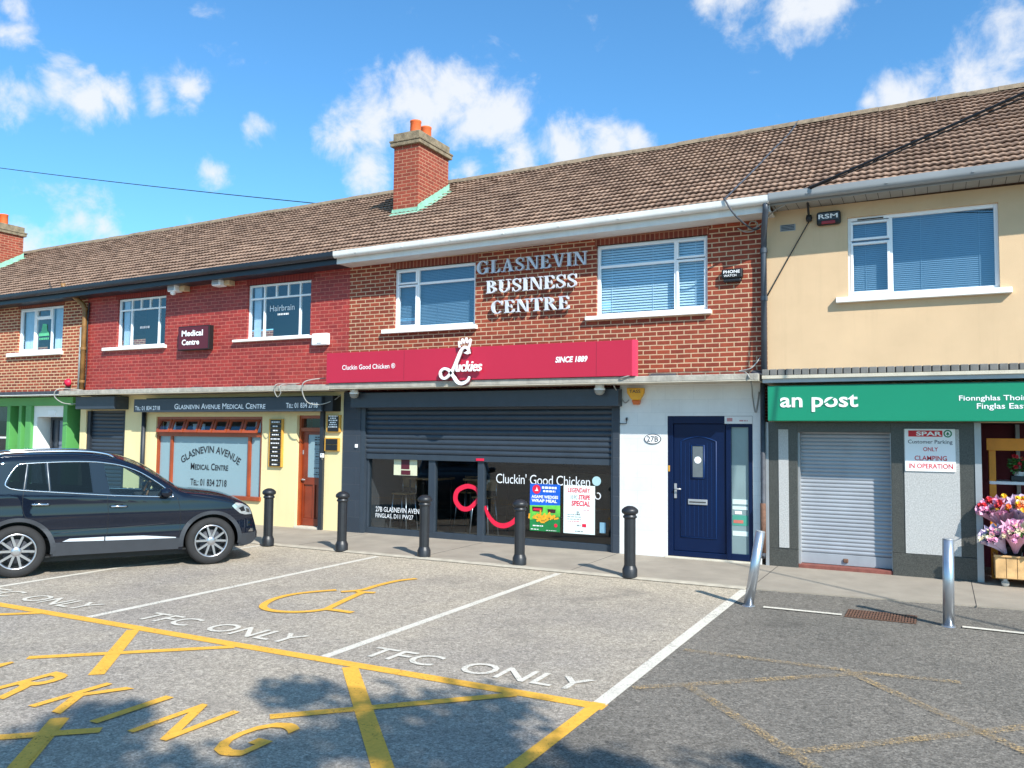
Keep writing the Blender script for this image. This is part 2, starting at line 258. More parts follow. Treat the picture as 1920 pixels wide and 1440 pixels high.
# ------------------------------------------------------------------ mesh helpers
def wloc(o):
    v = Vector((0, 0, 0))
    while o is not None: v += o.location; o = o.parent
    return v
class MB:
    def __init__(s): s.v = []; s.f = []; s.sm = []; s.marks = []
    def add(s, vs, fs, sm=False):
        o = len(s.v); s.v += [tuple(v) for v in vs]; s.f += [tuple(i + o for i in f) for f in fs]; s.sm += [sm] * len(fs); return s
    def box(s, x0, x1, y0, y1, z0, z1):
        return s.add([(x0,y0,z0),(x1,y0,z0),(x1,y1,z0),(x0,y1,z0),(x0,y0,z1),(x1,y0,z1),(x1,y1,z1),(x0,y1,z1)],
                     [(0,3,2,1),(4,5,6,7),(0,1,5,4),(1,2,6,5),(2,3,7,6),(3,0,4,7)])
    def quad(s, a, b, c, d): return s.add([a, b, c, d], [(0, 1, 2, 3)])
    def prism(s, poly, y0, y1, plane='xz'):          # polygon in the facade plane, y0 is the front
        n = len(poly)
        ar = sum(poly[i][0] * poly[(i+1) % n][1] - poly[(i+1) % n][0] * poly[i][1] for i in range(n))
        if ar < 0: poly = poly[::-1]
        if plane == 'xz': P = lambda q, y: (q[0], y, q[1])
        elif plane == 'xy': P = lambda q, y: (q[0], q[1], -y)
        else: P = lambda q, y: (-y, q[0], q[1])      # yz: front faces +x
        vs = [P(q, y0) for q in poly] + [P(q, y1) for q in poly]
        fs = [tuple(range(n)), tuple(range(2*n-1, n-1, -1))] + [(i, i+n, (i+1) % n + n, (i+1) % n) for i in range(n)]
        return s.add(vs, fs)
    def strip(s, L, Rr, y0, y1, plane='xz'):         # band between two polylines
        for i in range(len(L) - 1): s.prism([L[i], L[i+1], Rr[i+1], Rr[i]], y0, y1, plane)
        return s
    def tube(s, pts, r, n=8, caps=True):
        pts = [Vector(p) for p in pts]; rs = r if isinstance(r, (list, tuple)) else [r] * len(pts)
        o = len(s.v); up = None
        for i, p in enumerate(pts):
            d = (pts[min(i+1, len(pts)-1)] - pts[max(i-1, 0)]).normalized()
            if up is None: up = d.cross(Vector((0, 0, 1))) if abs(d.z) < .9 else d.cross(Vector((1, 0, 0)))
            a = (up - d * up.dot(d)).normalized(); b = d.cross(a); up = a
            for k in range(n):
                q = 2 * math.pi * k / n; s.v.append(tuple(p + (a * math.cos(q) + b * math.sin(q)) * rs[i]))
        for i in range(len(pts) - 1):
            for k in range(n):
                k2 = (k + 1) % n; s.f.append((o+i*n+k, o+i*n+k2, o+(i+1)*n+k2, o+(i+1)*n+k)); s.sm.append(True)
        if caps:
            s.f.append(tuple(o + k for k in range(n))[::-1]); s.sm.append(False)
            e = o + (len(pts)-1) * n; s.f.append(tuple(e + k for k in range(n))); s.sm.append(False)
        return s
    def lathe(s, prof, c=(0,0,0), n=24, axis='z', sm=True, fl=None):
        o = len(s.v); c = Vector(c)
        for r, h in prof:
            for k in range(n):
                a = 2 * math.pi * k / n; rr = r * (fl(k) if fl else 1)
                q = Vector((rr * math.cos(a), rr * math.sin(a), h)) if axis == 'z' else Vector((rr * math.cos(a), h, rr * math.sin(a)))
                s.v.append(tuple(c + q))
        for i in range(len(prof) - 1):
            for k in range(n):
                k2 = (k+1) % n; f = (o+i*n+k, o+i*n+k2, o+(i+1)*n+k2, o+(i+1)*n+k); s.f.append(f if axis == 'z' else f[::-1]); s.sm.append(sm)
        return s
    def disc(s, cx, cz, r, y0, y1, n=24, rz=None):
        rz = rz or r; return s.prism([(cx + r * math.cos(2*math.pi*k/n), cz + rz * math.sin(2*math.pi*k/n)) for k in range(n)], y0, y1)
    def build(s, name, m, parent=None, bevel=0, seg=2, smooth=False):
        if len(s.marks) > 1 and parent:                # each run of text is a part of its own
            ends = s.marks[1:] + [(len(s.v), len(s.f))]; s.marks[0] = (0, 0); last = None
            for (a, b), (c, d) in zip(s.marks, ends):
                mb = MB(); mb.v = s.v[a:c]; mb.f = [tuple(k - a for k in f) for f in s.f[b:d]]; mb.sm = s.sm[b:d]
                if mb.f: last = mb.build(name, m, parent, bevel)
            return last
        me = bpy.data.meshes.new(name); off = wloc(parent) if parent else Vector((0, 0, 0))
        me.from_pydata([tuple(Vector(v) - off) for v in s.v], [], s.f); me.update()
        me.polygons.foreach_set('use_smooth', [bool(x or smooth) for x in s.sm])
        me.materials.append(m); o = bpy.data.objects.new(name, me); COL.objects.link(o)
        if parent: o.parent = parent
        if bevel:
            b = o.modifiers.new('bevel', 'BEVEL'); b.width = bevel; b.segments = seg; b.limit_method = 'ANGLE'; b.angle_limit = R(40)
        return o
    def each(s, name, m, parent=None, bevel=0):      # one object for every separate piece
        par = list(range(len(s.v)))
        def root(i):
            while par[i] != i: par[i] = par[par[i]]; i = par[i]
            return i
        for f in s.f:
            for k in f[1:]: par[root(k)] = root(f[0])
        G = {}
        for f, q in zip(s.f, s.sm): G.setdefault(root(f[0]), []).append((f, q))
        out = []
        for fs in G.values():
            ids = sorted({k for f, _ in fs for k in f}); ix = {k: i for i, k in enumerate(ids)}; mb = MB()
            mb.v = [s.v[k] for k in ids]; mb.f = [tuple(ix[k] for k in f) for f, _ in fs]; mb.sm = [q for _, q in fs]; out.append(mb.build(name, m, parent, bevel))
        return out
def tag(o, label, cat, group=None):
    o['label'] = label; o['category'] = cat
    if group: o['group'] = group
    return o
def thing(name, loc, label, cat, group=None):
    o = bpy.data.objects.new(name, None); COL.objects.link(o); o.location = loc; o.empty_display_size = .1
    return tag(o, label, cat, group)
def box(name, m, p, x0, x1, y0, y1, z0, z1, bevel=0): return MB().box(x0, x1, y0, y1, z0, z1).build(name, m, p, bevel)
def copy_tree(o, parent=None):
    c = o.copy(); COL.objects.link(c)
    if parent: c.parent = parent
    for ch in list(o.children): copy_tree(ch, c)
    return c
def catmull(pts, k=6):
    out = []; n = len(pts)
    for i in range(n - 1):
        p0, p1, p2, p3 = (Vector(pts[max(i-1, 0)]), Vector(pts[i]), Vector(pts[i+1]), Vector(pts[min(i+2, n-1)]))
        for j in range(k):
            t = j / k; out.append(.5 * ((2*p1) + (-p0+p2)*t + (2*p0-5*p1+4*p2-p3)*t*t + (-p0+3*p1-3*p2+p3)*t**3))
    out.append(Vector(pts[-1])); return out
def ribbon(mb, pts, w, y0, y1, plane='xz', k=6):
    P = catmull(pts, k); n = len(P); L = []; Rr = []
    for i, p in enumerate(P):
        d = (P[min(i+1, n-1)] - P[max(i-1, 0)]).normalized(); t = i / (n - 1)
        ww = w if not isinstance(w, (list, tuple)) else w[min(int(t*(len(w)-1)), len(w)-2)] * (1-(t*(len(w)-1)) % 1) + w[min(int(t*(len(w)-1)), len(w)-2)+1] * ((t*(len(w)-1)) % 1) if t < 1 else w[-1]
        nr = Vector((-d.y, d.x)); L.append(p + nr * ww / 2); Rr.append(p - nr * ww / 2)
    o = len(mb.v)
    PP = (lambda q, y: (q[0], y, q[1])) if plane == 'xz' else (lambda q, y: (q[0], q[1], -y))
    for a, b in zip(L, Rr): mb.v += [PP(a, y0), PP(b, y0), PP(a, y1), PP(b, y1)]
    for i in range(n - 1):
        q = o + i * 4
        for f in ((q, q+1, q+5, q+4), (q+2, q+6, q+7, q+3), (q, q+4, q+6, q+2), (q+1, q+3, q+7, q+5)): mb.f.append(f); mb.sm.append(False)
    mb.f += [(o, o+2, o+3, o+1), (o+4*n-4, o+4*n-3, o+4*n-1, o+4*n-2)]; mb.sm += [False, False]
    return mb
_dg = None
def text_mesh(s, bold=0, shear=0, depth=0, small=False, space=1.0):
    cu = bpy.data.curves.new('lettering', 'FONT'); cu.body = s; cu.offset = bold; cu.shear = shear; cu.extrude = depth; cu.space_character = space; cu.resolution_u = 3
    cu.align_x = 'CENTER'
    if small:
        for c in cu.body_format: c.use_small_caps = True
        cu.small_caps_scale = .78
    o = bpy.data.objects.new('lettering', cu); COL.objects.link(o)
    bpy.context.view_layer.update(); dg = bpy.context.evaluated_depsgraph_get()
    me = bpy.data.meshes.new_from_object(o.evaluated_get(dg)); vs = [tuple(v.co) for v in me.vertices]; fs = [tuple(p.vertices) for p in me.polygons]
    bpy.data.objects.remove(o); bpy.data.curves.remove(cu); bpy.data.meshes.remove(me)
    return vs, fs
def text(mb, s, x0, x1, z0, z1, y, bold=0, shear=0, depth=0, small=False, plane='xz', arc=None, space=1.0):
    mb.marks.append((len(mb.v), len(mb.f))); vs, fs = text_mesh(s, bold, shear, depth and 1, small, space)
    us = [v[0] for v in vs]; ws = [v[1] for v in vs]; u0, u1, w0, w1 = min(us), max(us), min(ws), max(ws); out = []
    for u, w, d in vs:
        a = (u - u0) / (u1 - u0); b = (w - w0) / (w1 - w0); dd = d * depth
        if arc:
            R_, span = arc; ang = (a - .5) * span; rr = R_ + b * (z1 - z0); X = (x0 + x1) / 2 + rr * math.sin(ang); Z = z0 + rr * math.cos(ang) - R_
        else: X = x0 + a * (x1 - x0); Z = z0 + b * (z1 - z0)
        out.append((X, y - dd, Z) if plane == 'xz' else (X, Z, y + dd))
    mb.add(out, fs); return mb
def scribble(mb, x0, x1, z, h, y, rnd, centre=True, lines=1, pitch=.05, jit=.25):
    mb.marks.append((len(mb.v), len(mb.f)))
    for l in range(lines):
        w = (x1 - x0) * rnd.uniform(1 - jit, 1); xa = (x0 + x1) / 2 - w / 2 if centre else x0; xe = xa + w; x = xa
        while x < xe - .008:
            ww = min(rnd.uniform(.02, .06), xe - x); mb.quad((x, y, z), (x + ww, y, z), (x + ww, y, z + h), (x, y, z + h)); x += ww + .012
        z -= pitch
    return mb

# ------------------------------------------------------------------ ground, pavement, markings
def sheet(name, poly, z, m, parent=None):
    mb = MB().add([(x, y, z) for x, y in poly], [tuple(range(len(poly)))]); o = mb.build(name, m, parent)
    if not parent: o['kind'] = 'structure'
    return o
car_park = sheet('car_park', [(-250, -250), (250, -250), (250, 250), (-250, 250)], 0, m_ground)
tarmac = sheet('dark_tarmac', [(-2.1, -40), (40, -40), (40, -1.5), (-2.1, -1.5)], .004, m_tarm)
pave = MB().add([(-40, -1.95, 0), (-2.1, -1.98, 0), (-.74, -1.88, 0), (.76, -1.72, 0), (12, -1.6, 0), (12, .6, 0), (-40, .6, 0),
                 (-40, -1.95, .02), (-2.1, -1.98, .02), (-.74, -1.88, .02), (.76, -1.72, .02), (12, -1.6, .02), (12, .6, .02), (-40, .6, .02)],
                [(7, 8, 9, 10, 11, 12, 13)] + [(i, i+1, i+8, i+7) for i in range(4)]).build('pavement', m_pave); pave['kind'] = 'structure'
MB().add([(-40, -2.0, .008), (-2.13, -2.03, .008), (-2.13, -1.90, .024), (-40, -1.87, .024), (-2.13, -1.97, .024), (-40, -1.94, .024)], [(0, 1, 4, 5), (5, 4, 2, 3)]).build('kerb_edge', m_kerb, pave)
for k in range(-13, 5):
    box('joint', m_soffd, pave, k * 2.4 + .31, k * 2.4 + .318, -1.85, -.02, .015, .0215)
MZ = [.0025]
def mark(name, m, quads=None, rib=None, w=.1, parent=car_park):
    MZ[0] += .0001; z = MZ[0] + (.004 if parent is not car_park else 0); mb = MB()
    for q in quads or []: mb.add([(x, y, z) for x, y in q], [tuple(range(len(q)))] )
    for r_ in rib or []:
        P = catmull([Vector(p) for p in r_], 5) if len(r_) > 2 else [Vector(p) for p in r_]; n = len(P); o = len(mb.v)
        for i, p in enumerate(P):
            d = (P[min(i+1, n-1)] - P[max(i-1, 0)]).normalized(); nr = Vector((-d.y, d.x)) * w / 2
            mb.v += [(p.x + nr.x, p.y + nr.y, z), (p.x - nr.x, p.y - nr.y, z)]
        for i in range(n - 1): mb.f.append((o+2*i+1, o+2*i+3, o+2*i+2, o+2*i)); mb.sm.append(False)
        z += .0001
    MZ[0] = z - (.004 if parent is not car_park else 0)
    return mb.build(name, m, parent)
for x in (-9.86, -7.52, -4.55): mark('bay_line', m_wpaint, rib=[[(x, -6.86), (x - .01, -2.1)]], w=.09)
for x in (-12.3, -14.7, -17.1, -19.5): mark('bay_line', m_wpaint, rib=[[(x, -6.86), (x, -2.1)]], w=.09)
MZ[0] += .004; mark('bay_edge_line', m_wpaint, quads=[[(-2.17, -6.9), (-2.065, -6.9), (-2.07, -2.03), (-2.18, -2.06)]]); MZ[0] -= .004
mark('box_edge', m_ypaint, rib=[[(-24, -6.93), (-2.06, -6.93)]], w=.125)
MZ[0] += .004; mark('box_edge', m_ypaint, rib=[[(-2.125, -6.87), (-2.155, -13)]], w=.1); MZ[0] -= .004
mark('box_hatch', m_ypaint, rib=[[(-4.175, -7.0), (-2.1, -9.2)]], w=.125)
for k in (1, 2, 3):                                       # crossed hatching, broken where the word is painted
    x0 = -4.175 - 2.51 * k
    mark('box_hatch', m_ypaint, rib=[[(x0, -7.0), (x0 + .98, -8.1)]], w=.115); mark('box_hatch', m_ypaint, rib=[[(x0 + 1.64, -8.84), (x0 + 2.6, -9.93)]], w=.115)
for xa, ya, xb, yb in ((-5.42, -6.99, -6.6, -8.06), (-2.72, -6.98, -3.9, -8.17), (-8.04, -6.93, -9.3, -8.06), (-10.6, -6.95, -11.8, -8.05),
                       (-4.63, -8.85, -5.9, -9.99), (-5.055, -8.84, -4.3, -9.7), (-7.4, -8.85, -6.6, -9.7), (-7.1, -8.85, -8.3, -9.95)):
    mark('box_hatch', m_ypaint, rib=[[(xa, ya), (xb, yb)]], w=.095)
def ground_text(s, x0, x1, y0, y1, m, bold=0, name='painted_letter', sp=1):
    MZ[0] += .0001; mb = MB(); text(mb, s, x0, x1, y0, y1, MZ[0], bold, plane='xy', space=sp); return mb.build(name, m, car_park)
for dx in (0, -2.76, -5.55, -8.0):
    ground_text('TFC', -4.34 + dx, -3.64 + dx, -6.69, -6.39, m_wpaint, .01); ground_text('ONLY', -3.40 + dx, -2.34 + dx, -6.7, -6.39, m_wpaint, .01)
for ch, xa, xb in (('P', -7.36, -7.1), ('A', -6.73, -6.4), ('R', -6.03, -5.72), ('K', -5.45, -5.11), ('I', -4.83, -4.75), ('N', -4.475, -4.13), ('G', -3.86, -3.57)):
    ground_text(ch, xa, xb, -8.79, -8.2, m_ypaint, .012)
mark('disabled_symbol', m_ypaint, rib=[[(-6.326,-4.53),(-6.485,-4.758),(-6.585,-5.016),(-6.565,-5.312),(-6.441,-5.587),(-6.288,-5.719),(-6.103,-5.75),(-5.929,-5.691),(-5.804,-5.577),(-5.736,-5.421)],
     [(-5.76,-5.42),(-5.57,-5.41),(-5.396,-5.415)], [(-5.731,-5.42),(-5.858,-4.959),(-5.964,-4.519)], [(-6.205,-4.594),(-6.07,-4.38),(-6.085,-4.046),(-6.06,-3.666),(-5.944,-3.421)], [(-6.055,-4.506),(-5.833,-4.442)]], w=.085)
for a, b in (((-2.0, -5.2), (-.716, -5.173)), ((-2.03, -6.449), (-.533, -5.17)), ((-.533, -5.178), (.1, -5.1)), ((-.72, -5.17), (.55, -6.66)), ((-1.72, -6.16), (-.3, -7.75)), ((-.86, -7.23), (.6, -5.86))):
    mark('faded_line', m_yfade, rib=[[a, b]], w=.085, parent=tarmac)
for a, b in (((-1.74, -3.005), (-.948, -2.993)), ((.154, -2.985), (1.2, -3.02)), ((1.9, -3.02), (4, -3.05))): mark('bay_dash', m_wpaint, rib=[[a, b]], w=.075, parent=tarmac)

# ------------------------------------------------------------------ windows and walls
def wall(mb, x0, x1, z0, z1, y, holes, depth):
    xs = sorted({x0, x1, *[h[0] for h in holes], *[h[1] for h in holes]}); zs = sorted({z0, z1, *[h[2] for h in holes], *[h[3] for h in holes]})
    xs = [v for v in xs if x0 <= v <= x1]; zs = [v for v in zs if z0 <= v <= z1]
    for i in range(len(xs) - 1):
        for j in range(len(zs) - 1):
            cx, cz = (xs[i] + xs[i+1]) / 2, (zs[j] + zs[j+1]) / 2
            if any(h[0] < cx < h[1] and h[2] < cz < h[3] for h in holes): continue
            mb.quad((xs[i], y, zs[j]), (xs[i+1], y, zs[j]), (xs[i+1], y, zs[j+1]), (xs[i], y, zs[j+1]))
    for a, b, c, d in holes:
        e = y + depth
        if a > x0: mb.quad((a, y, c), (a, y, d), (a, e, d), (a, e, c))
        if b < x1: mb.quad((b, y, c), (b, e, c), (b, e, d), (b, y, d))
        mb.quad((a, y, d), (b, y, d), (b, e, d), (a, e, d)); mb.quad((a, y, c), (a, e, c), (b, e, c), (b, y, c))
    return mb
def window(p, x0, x1, z0, z1, vbars, hbars, fw=.05, sill=None, blind='slats', extra=None, y=.05, sillm=None, t=.04):
    """vbars: (x, z0, z1) uprights; hbars: (z, x0, x1) rails; one window with its panes, frame, sill and blind"""
    g = MB().quad((x0+.01, y+.03, z0+.01), (x1-.01, y+.03, z0+.01), (x1-.01, y+.03, z1-.01), (x0+.01, y+.03, z1-.01)).build('window', m_glassU, p)
    f = MB(); f.box(x0, x0+fw, y, y+.06, z0, z1); f.box(x1-fw, x1, y, y+.06, z0, z1); f.box(x0+fw, x1-fw, y, y+.06, z0, z0+fw); f.box(x0+fw, x1-fw, y, y+.06, z1-fw, z1)
    for bx, a, b in vbars: f.box(bx-t/2, bx+t/2, y+.004, y+.058, a, b)
    for bz, a, b in hbars: f.box(a, b, y+.006, y+.056, bz-t/2, bz+t/2)
    for e in extra or []:                            # opening sash: raised inner frame
        a, b, c, d = e; w = .032
        f.box(a, a+w, y-.012, y+.05, c, d); f.box(b-w, b, y-.012, y+.05, c, d); f.box(a+w, b-w, y-.012, y+.05, c, c+w); f.box(a+w, b-w, y-.012, y+.05, d-w, d)
    f.build('frame', m_upvc, g, .004)
    if sill:
        a, b, c, d = sill; s = MB().box(a, b, -.085, y, c, d - .012); s.add([(a, -.085, d-.012), (b, -.085, d-.012), (b, y, d+.012), (a, y, d+.012)], [(0, 1, 2, 3)]); s.build('sill', sillm or m_sill, g, .006)
    if blind in ('slats', 'dim'):
        b_ = MB(); z = z0 + .04; hh = .042 if blind == 'slats' else .027; cl_ = .78 if blind == 'slats' else .93
        while z < z1 - .03:
            b_.quad((x0+.03, y+.09, z), (x1-.03, y+.09, z), (x1-.03, y+.105, z+hh*cl_), (x0+.03, y+.105, z+hh*cl_)); z += hh
        for q in (.12, .5, .88): X = x0 + (x1-x0)*q; b_.box(X, X+.006, y+.085, y+.088, z0+.03, z1-.03)
        b_.build('blind', m_blind if blind == 'slats' else m_blindd, g)
    elif blind == 'curtain':
        c_ = MB(); n = 40
        for a, b in ((x0+.02, x0+.02+(x1-x0)*.3), (x1-.02-(x1-x0)*.3, x1-.02)):
            pts = [(a + (b-a)*i/n, y+.13 + .02*math.sin(i*1.7)) for i in range(n+1)]
            for i in range(n): c_.quad((*pts[i], z0), (*pts[i+1], z0), (*pts[i+1], z1), (*pts[i], z1))
        c_.build('curtain', m_curt, g)
    elif blind == 'half':
        MB().box(x0+.05, x0+.05+(x1-x0)*.11, y+.1, y+.12, z0, z1).build('curtain', m_curt, g)
    MB().box(x0-.05, x1+.05, y+.75, y+.8, z0-.1, z1+.1).build('dark_room_backing', m_dark, g)  # dark sheet close behind the glass; its colour stands in for the unlit room
    return g

EAVE_Y, EAVE_Z, SL = -.45, 5.17, .622
zoff = lambda x: .0118 * (x + 6)                          # the terrace climbs gently to the right
RIDGE_Y = 3.2; ROWS = 20; ROW_DY = (RIDGE_Y - EAVE_Y) / ROWS
m_roof = roof_mat()
def roof(p, x0, x1):
    mb = MB(); step = .1 / 6; nx = int(round((x1 - x0) / step)); cs = Vector((0, 1, SL)).normalized(); nr = Vector((0, -SL, 1)).normalized()
    for r_ in range(ROWS):
        ya, yb = EAVE_Y + r_ * ROW_DY, EAVE_Y + (r_ + 1) * ROW_DY
        base = Vector((0, ya, EAVE_Z + SL * (ya - EAVE_Y))); top = Vector((0, yb, EAVE_Z + SL * (yb - EAVE_Y)))
        o = len(mb.v)
        for i in range(nx + 1):
            x = x0 + (x1 - x0) * i / nx; rnd = mnoise.cell(Vector((math.floor(x / .2) * 1.37, r_ * 2.11, 3.3)))
            ph = (x / .1 + .08 * r_) * 2 * math.pi; pr_ = .5 + .5 * math.cos(ph); pr_ = pr_ ** .8
            j = rnd * .006; sl_ = rnd * .010
            h = .016 * pr_
            a = base - cs * (.0 + sl_)
            for q in (a + cs * .07 + nr * .0, a + nr * (.024 + h + j), a + nr * (.042 + h + j), top + cs * .02 + nr * (.004 + h * .9 + j * .4)):
                mb.v.append((x, q.y, q.z))
        for i in range(nx):
            k = o + i * 4
            for a, b in ((0, 1), (1, 2), (2, 3)):
                mb.f.append((k+a, k+4+a, k+4+b, k+b)); mb.sm.append(a == 2)
    rz = EAVE_Z + SL * (RIDGE_Y - EAVE_Y)
    # rear slope, plain
    mb.quad((x1, RIDGE_Y, rz), (x0, RIDGE_Y, rz), (x0, 2*RIDGE_Y-EAVE_Y, EAVE_Z), (x1, 2*RIDGE_Y-EAVE_Y, EAVE_Z))
    wob = lambda a, b: .006 * max(0, a + 6) * (b - EAVE_Y) / 3.65 + .018 * mnoise.noise(Vector((a * .45, b * .5, 2.2))) + .006 * mnoise.noise(Vector((a * 2.1, b * 2.0, 7.1)))
    mb.v = [(a, b, c + zoff(a) + wob(a, b)) for a, b, c in mb.v]; o = mb.build('roof', m_roof, p)
    rd = MB(); x = x0
    while x < x1 - .01:
        e = min(x + .45, x1); dz = mnoise.noise(Vector((x * 3, 0, 0))) * .014
        pr2 = [(-.15, -.062), (-.12, .0), (-.06, .045), (0, .058), (.06, .045), (.12, .0), (.15, -.062)]
        vs = [(xx, RIDGE_Y + a, rz + b + dz + .035) for xx in (x + .006, e) for a, b in pr2]
        rd.add(vs, [(i, i+7, i+8, i+1) for i in range(6)] + [tuple(range(7)), tuple(range(13, 6, -1))], False); x = e
    rd.v = [(a, b, c + zoff(a) + wob(a, RIDGE_Y)) for a, b, c in rd.v]; rd.build('ridge_tiles', mat('ridge_mortar', (128, 112, 92), .95, .3, 10, .5, 50, dirt=.3) if 'ridge_mortar' not in bpy.data.materials else bpy.data.materials['ridge_mortar'], o)
    return o
def gutter(p, x0, x1, m, ztop=5.2, rad=.058, yc=-.46, fas=(4.985, 5.15), soff=None, fy=-.38):
    SH = lambda mb: (setattr(mb, 'v', [(a, b, c + zoff(a)) for a, b, c in mb.v]), mb)[1]
    g = MB(); prof = [(yc + rad * math.cos(R(a)), ztop - .062 + rad * math.sin(R(a))) for a in range(180, 361, 20)] ; prof = [(yc - rad, ztop)] + prof + [(yc + rad, ztop)]
    inn = [(a * .9 + yc * .1, b * .98 + (ztop) * .02) for a, b in prof]
    for A in (prof, inn):
        n = len(A); o = len(g.v)
        for x in (x0, x1): g.v += [(x, a, b) for a, b in A]
        for i in range(n - 1): g.f.append((o+i, o+i+1, o+n+i+1, o+n+i)); g.sm.append(True)
    for x in [x0 + .5 + 1.0 * k for k in range(int(x1 - x0))]:
        g.box(x, x + .035, yc - rad - .006, fy, ztop - .075, ztop - .062)
    g.box(x1 - .001, x1, yc - rad, yc + rad, ztop - .1, ztop)
    SH(g).build('gutter', m, p)
    SH(MB().box(x0, x1, fy - .02, fy + .01, fas[0], fas[1])).build('fascia', m, p)
    SH(MB().box(x0, x1, fy + .01, 0, fas[0] + .01, fas[0] + .03)).build('soffit', soff or m, p)

def house(name, x0, x1, label, wm, holes, zb=2.62, zt=5.12):
    p = thing(name, ((x0 + x1) / 2, 3, 0), label, 'building')
    mb = MB(); wall(mb, x0, x1, zb, zt, 0, holes, .11); mb.build('upper_wall', wm, p)
    b = MB(); b.quad((x0, 7, 0), (x0, 7, 5.0), (x1, 7, 5.0), (x1, 7, 0)); b.build('rear_wall', wm, p)
    roof(p, x0, x1)
    return p
def lintel(p, x0, x1, z0, z1, m): box('lintel', m, p, x0, x1, -.006, .05, z0, z1)
def chimney(p, x0, x1, y0, y1, top):
    Z0_ = EAVE_Z + zoff((x0 + x1) / 2); zb = Z0_ + SL * (y0 - EAVE_Y) - .4
    c = box('chimney', m_brickc, p, x0, x1, y0, y1, zb, top - .2, .006)
    k = MB(); k.box(x0 - .06, x1 + .06, y0 - .06, y1 + .06, top - .24, top - .16); k.box(x0 - .075, x1 + .075, y0 - .075, y1 + .075, top - .16, top - .12); k.box(x0 - .015, x1 + .015, y0 - .015, y1 + .015, top - .12, top + .04)
    k.build('cap', m_cap, c, .01)
    for f in (.28, .62):
        yy = y0 + (y1 - y0) * f; xx = (x0 + x1) / 2
        MB().lathe([(.125, 0), (.118, .03), (.11, .3), (.118, .31), (.118, .34), (.085, .34), (.08, .1)], (xx, yy, top + .03), 20).build('chimney_pot', m_pot, c)
    fl = MB(); zf = Z0_ + SL * (y0 - EAVE_Y)
    fl.add([(x0-.03, y0-.13, zf-.03), (x1+.03, y0-.13, zf-.03), (x1+.03, y0-.012, zf+.05), (x0-.03, y0-.012, zf+.05), (x1+.02, y0-.008, zf+.13), (x0-.02, y0-.008, zf+.13)], [(0, 1, 2, 3), (3, 2, 4, 5)])
    n = 7
    for i in range(n):
        ya = y0 - .05 + (y1 - y0 + .05) * i / n; yb = ya + (y1 - y0 + .05) / n * 1.1; za = Z0_ + SL * (ya - EAVE_Y); zb2 = Z0_ + SL * (yb - EAVE_Y)
        fl.add([(x1 + .012, ya, za + .0), (x1 + .02 + .006 * (i % 2), yb, zb2 + .0), (x1 + .016, yb, zb2 + .2), (x1 + .008, ya + .03, za + .2)], [(0, 1, 2, 3)])
        fl.add([(x1 + .012, ya, za + .055), (x1 + .14, ya, za + .05), (x1 + .14, yb, zb2 + .05), (x1 + .012, yb, zb2 + .055)], [(0, 1, 2, 3)])
        fl.add([(x0 - .012, ya, za), (x0 - .014, yb, zb2), (x0 - .014, yb, zb2 + .16), (x0 - .012, ya + .03, za + .16)], [(3, 2, 1, 0)])
    fl.build('flashing', m_copper, c)
    return c

# ------------------------------------------------------------------ the four terraced buildings
XA, XB, XC, XD = -30.0, -17.37, -9.83, -2.21
w1 = (-19.94, -18.24, 3.70, 4.77); w2 = (-16.34, -14.79, 3.69, 4.77); w3 = (-12.42, -10.77, 3.70, 4.80)
w4 = (-8.81, -7.11, 3.73, 4.83); w5 = (-4.87, -3.08, 3.74, 4.89); w6 = (-1.11, .72, 3.80, 4.93)
hA = house('terraced_building', XA, XB, 'unpainted brick building at the left end with a green shopfront and one casement window', m_brickA, [w1, (-24.2, -22.4, 3.7, 4.77)])
hB = house('terraced_building', XB, XC, 'painted dark red brick building over a pale yellow medical shopfront', m_brickp, [w2, w3])
hC = house('terraced_building', XC, XD, 'orange-red brick building with white gutter over a half shuttered restaurant', m_brick, [w4, w5])
hD = house('terraced_building', XD, 5.0, 'cream rendered building at the right end over the green post office front', m_cream, [w6, (2.4, 4.2, 3.8, 4.93)], 2.6, 5.13)
for h in (hA, hB, hC, hD): h['group'] = 'buildings of the shopping terrace'
m_soldA = m_sold
lintel(hA, -19.98, -18.2, 4.77, 4.93, m_sold); lintel(hB, -16.4, -14.72, 4.77, 4.94, m_soldp); lintel(hB, -12.46, -10.7, 4.80, 4.95, m_soldp)
lintel(hC, -8.9, -7.05, 4.83, 4.96, m_sold); lintel(hC, -4.9, -3.05, 4.89, 5.02, m_sold)
MB().box(XA, XA + .01, 0, 7, 0, 5.1).build('end_wall', m_brickA, hA)
MB().box(4.99, 5.0, 0, 7, 0, 5.3).build('end_wall', m_cream, hD)
chimney(hC, -9.87, -9.26, 1.38, 2.52, 7.94); chimney(hA, -24.72, -24.08, 1.5, 2.6, 7.78)

window(hA, *w1, [(-19.33, 3.74, 4.72), (-18.74, 3.74, 4.72)], [(4.5, -19.3, -18.77)], sill=(-20.25, -18.19, 3.60, 3.70), blind='curtain', extra=[(-19.31, -18.76, 4.52, 4.73), (-19.89, -19.35, 3.75, 4.73)])
window(hA, -24.2, -22.4, 3.7, 4.77, [(-23.6, 3.74, 4.72), (-23, 3.74, 4.72)], [(4.5, -23.6, -23)], sill=(-24.4, -22.2, 3.6, 3.7), blind='curtain')
for (x0, x1, z0, z1), vs, sl in ((w2, (-15.94, -15.065), (-16.72, -14.72, 3.62, 3.70)), (w3, (-12.02, -11.09), (-12.73, -10.69, 3.65, 3.71))):
    a, b = vs; d = (b - a) / 3
    window(hB, x0, x1, z0, z1, [(a, z0+.03, z1-.03), (b, z0+.03, z1-.03), (a+d, 4.52, z1-.03), (a+2*d, 4.52, z1-.03)], [(4.52, x0+.03, x1-.03)], fw=.04, sill=sl, blind='half', t=.034)
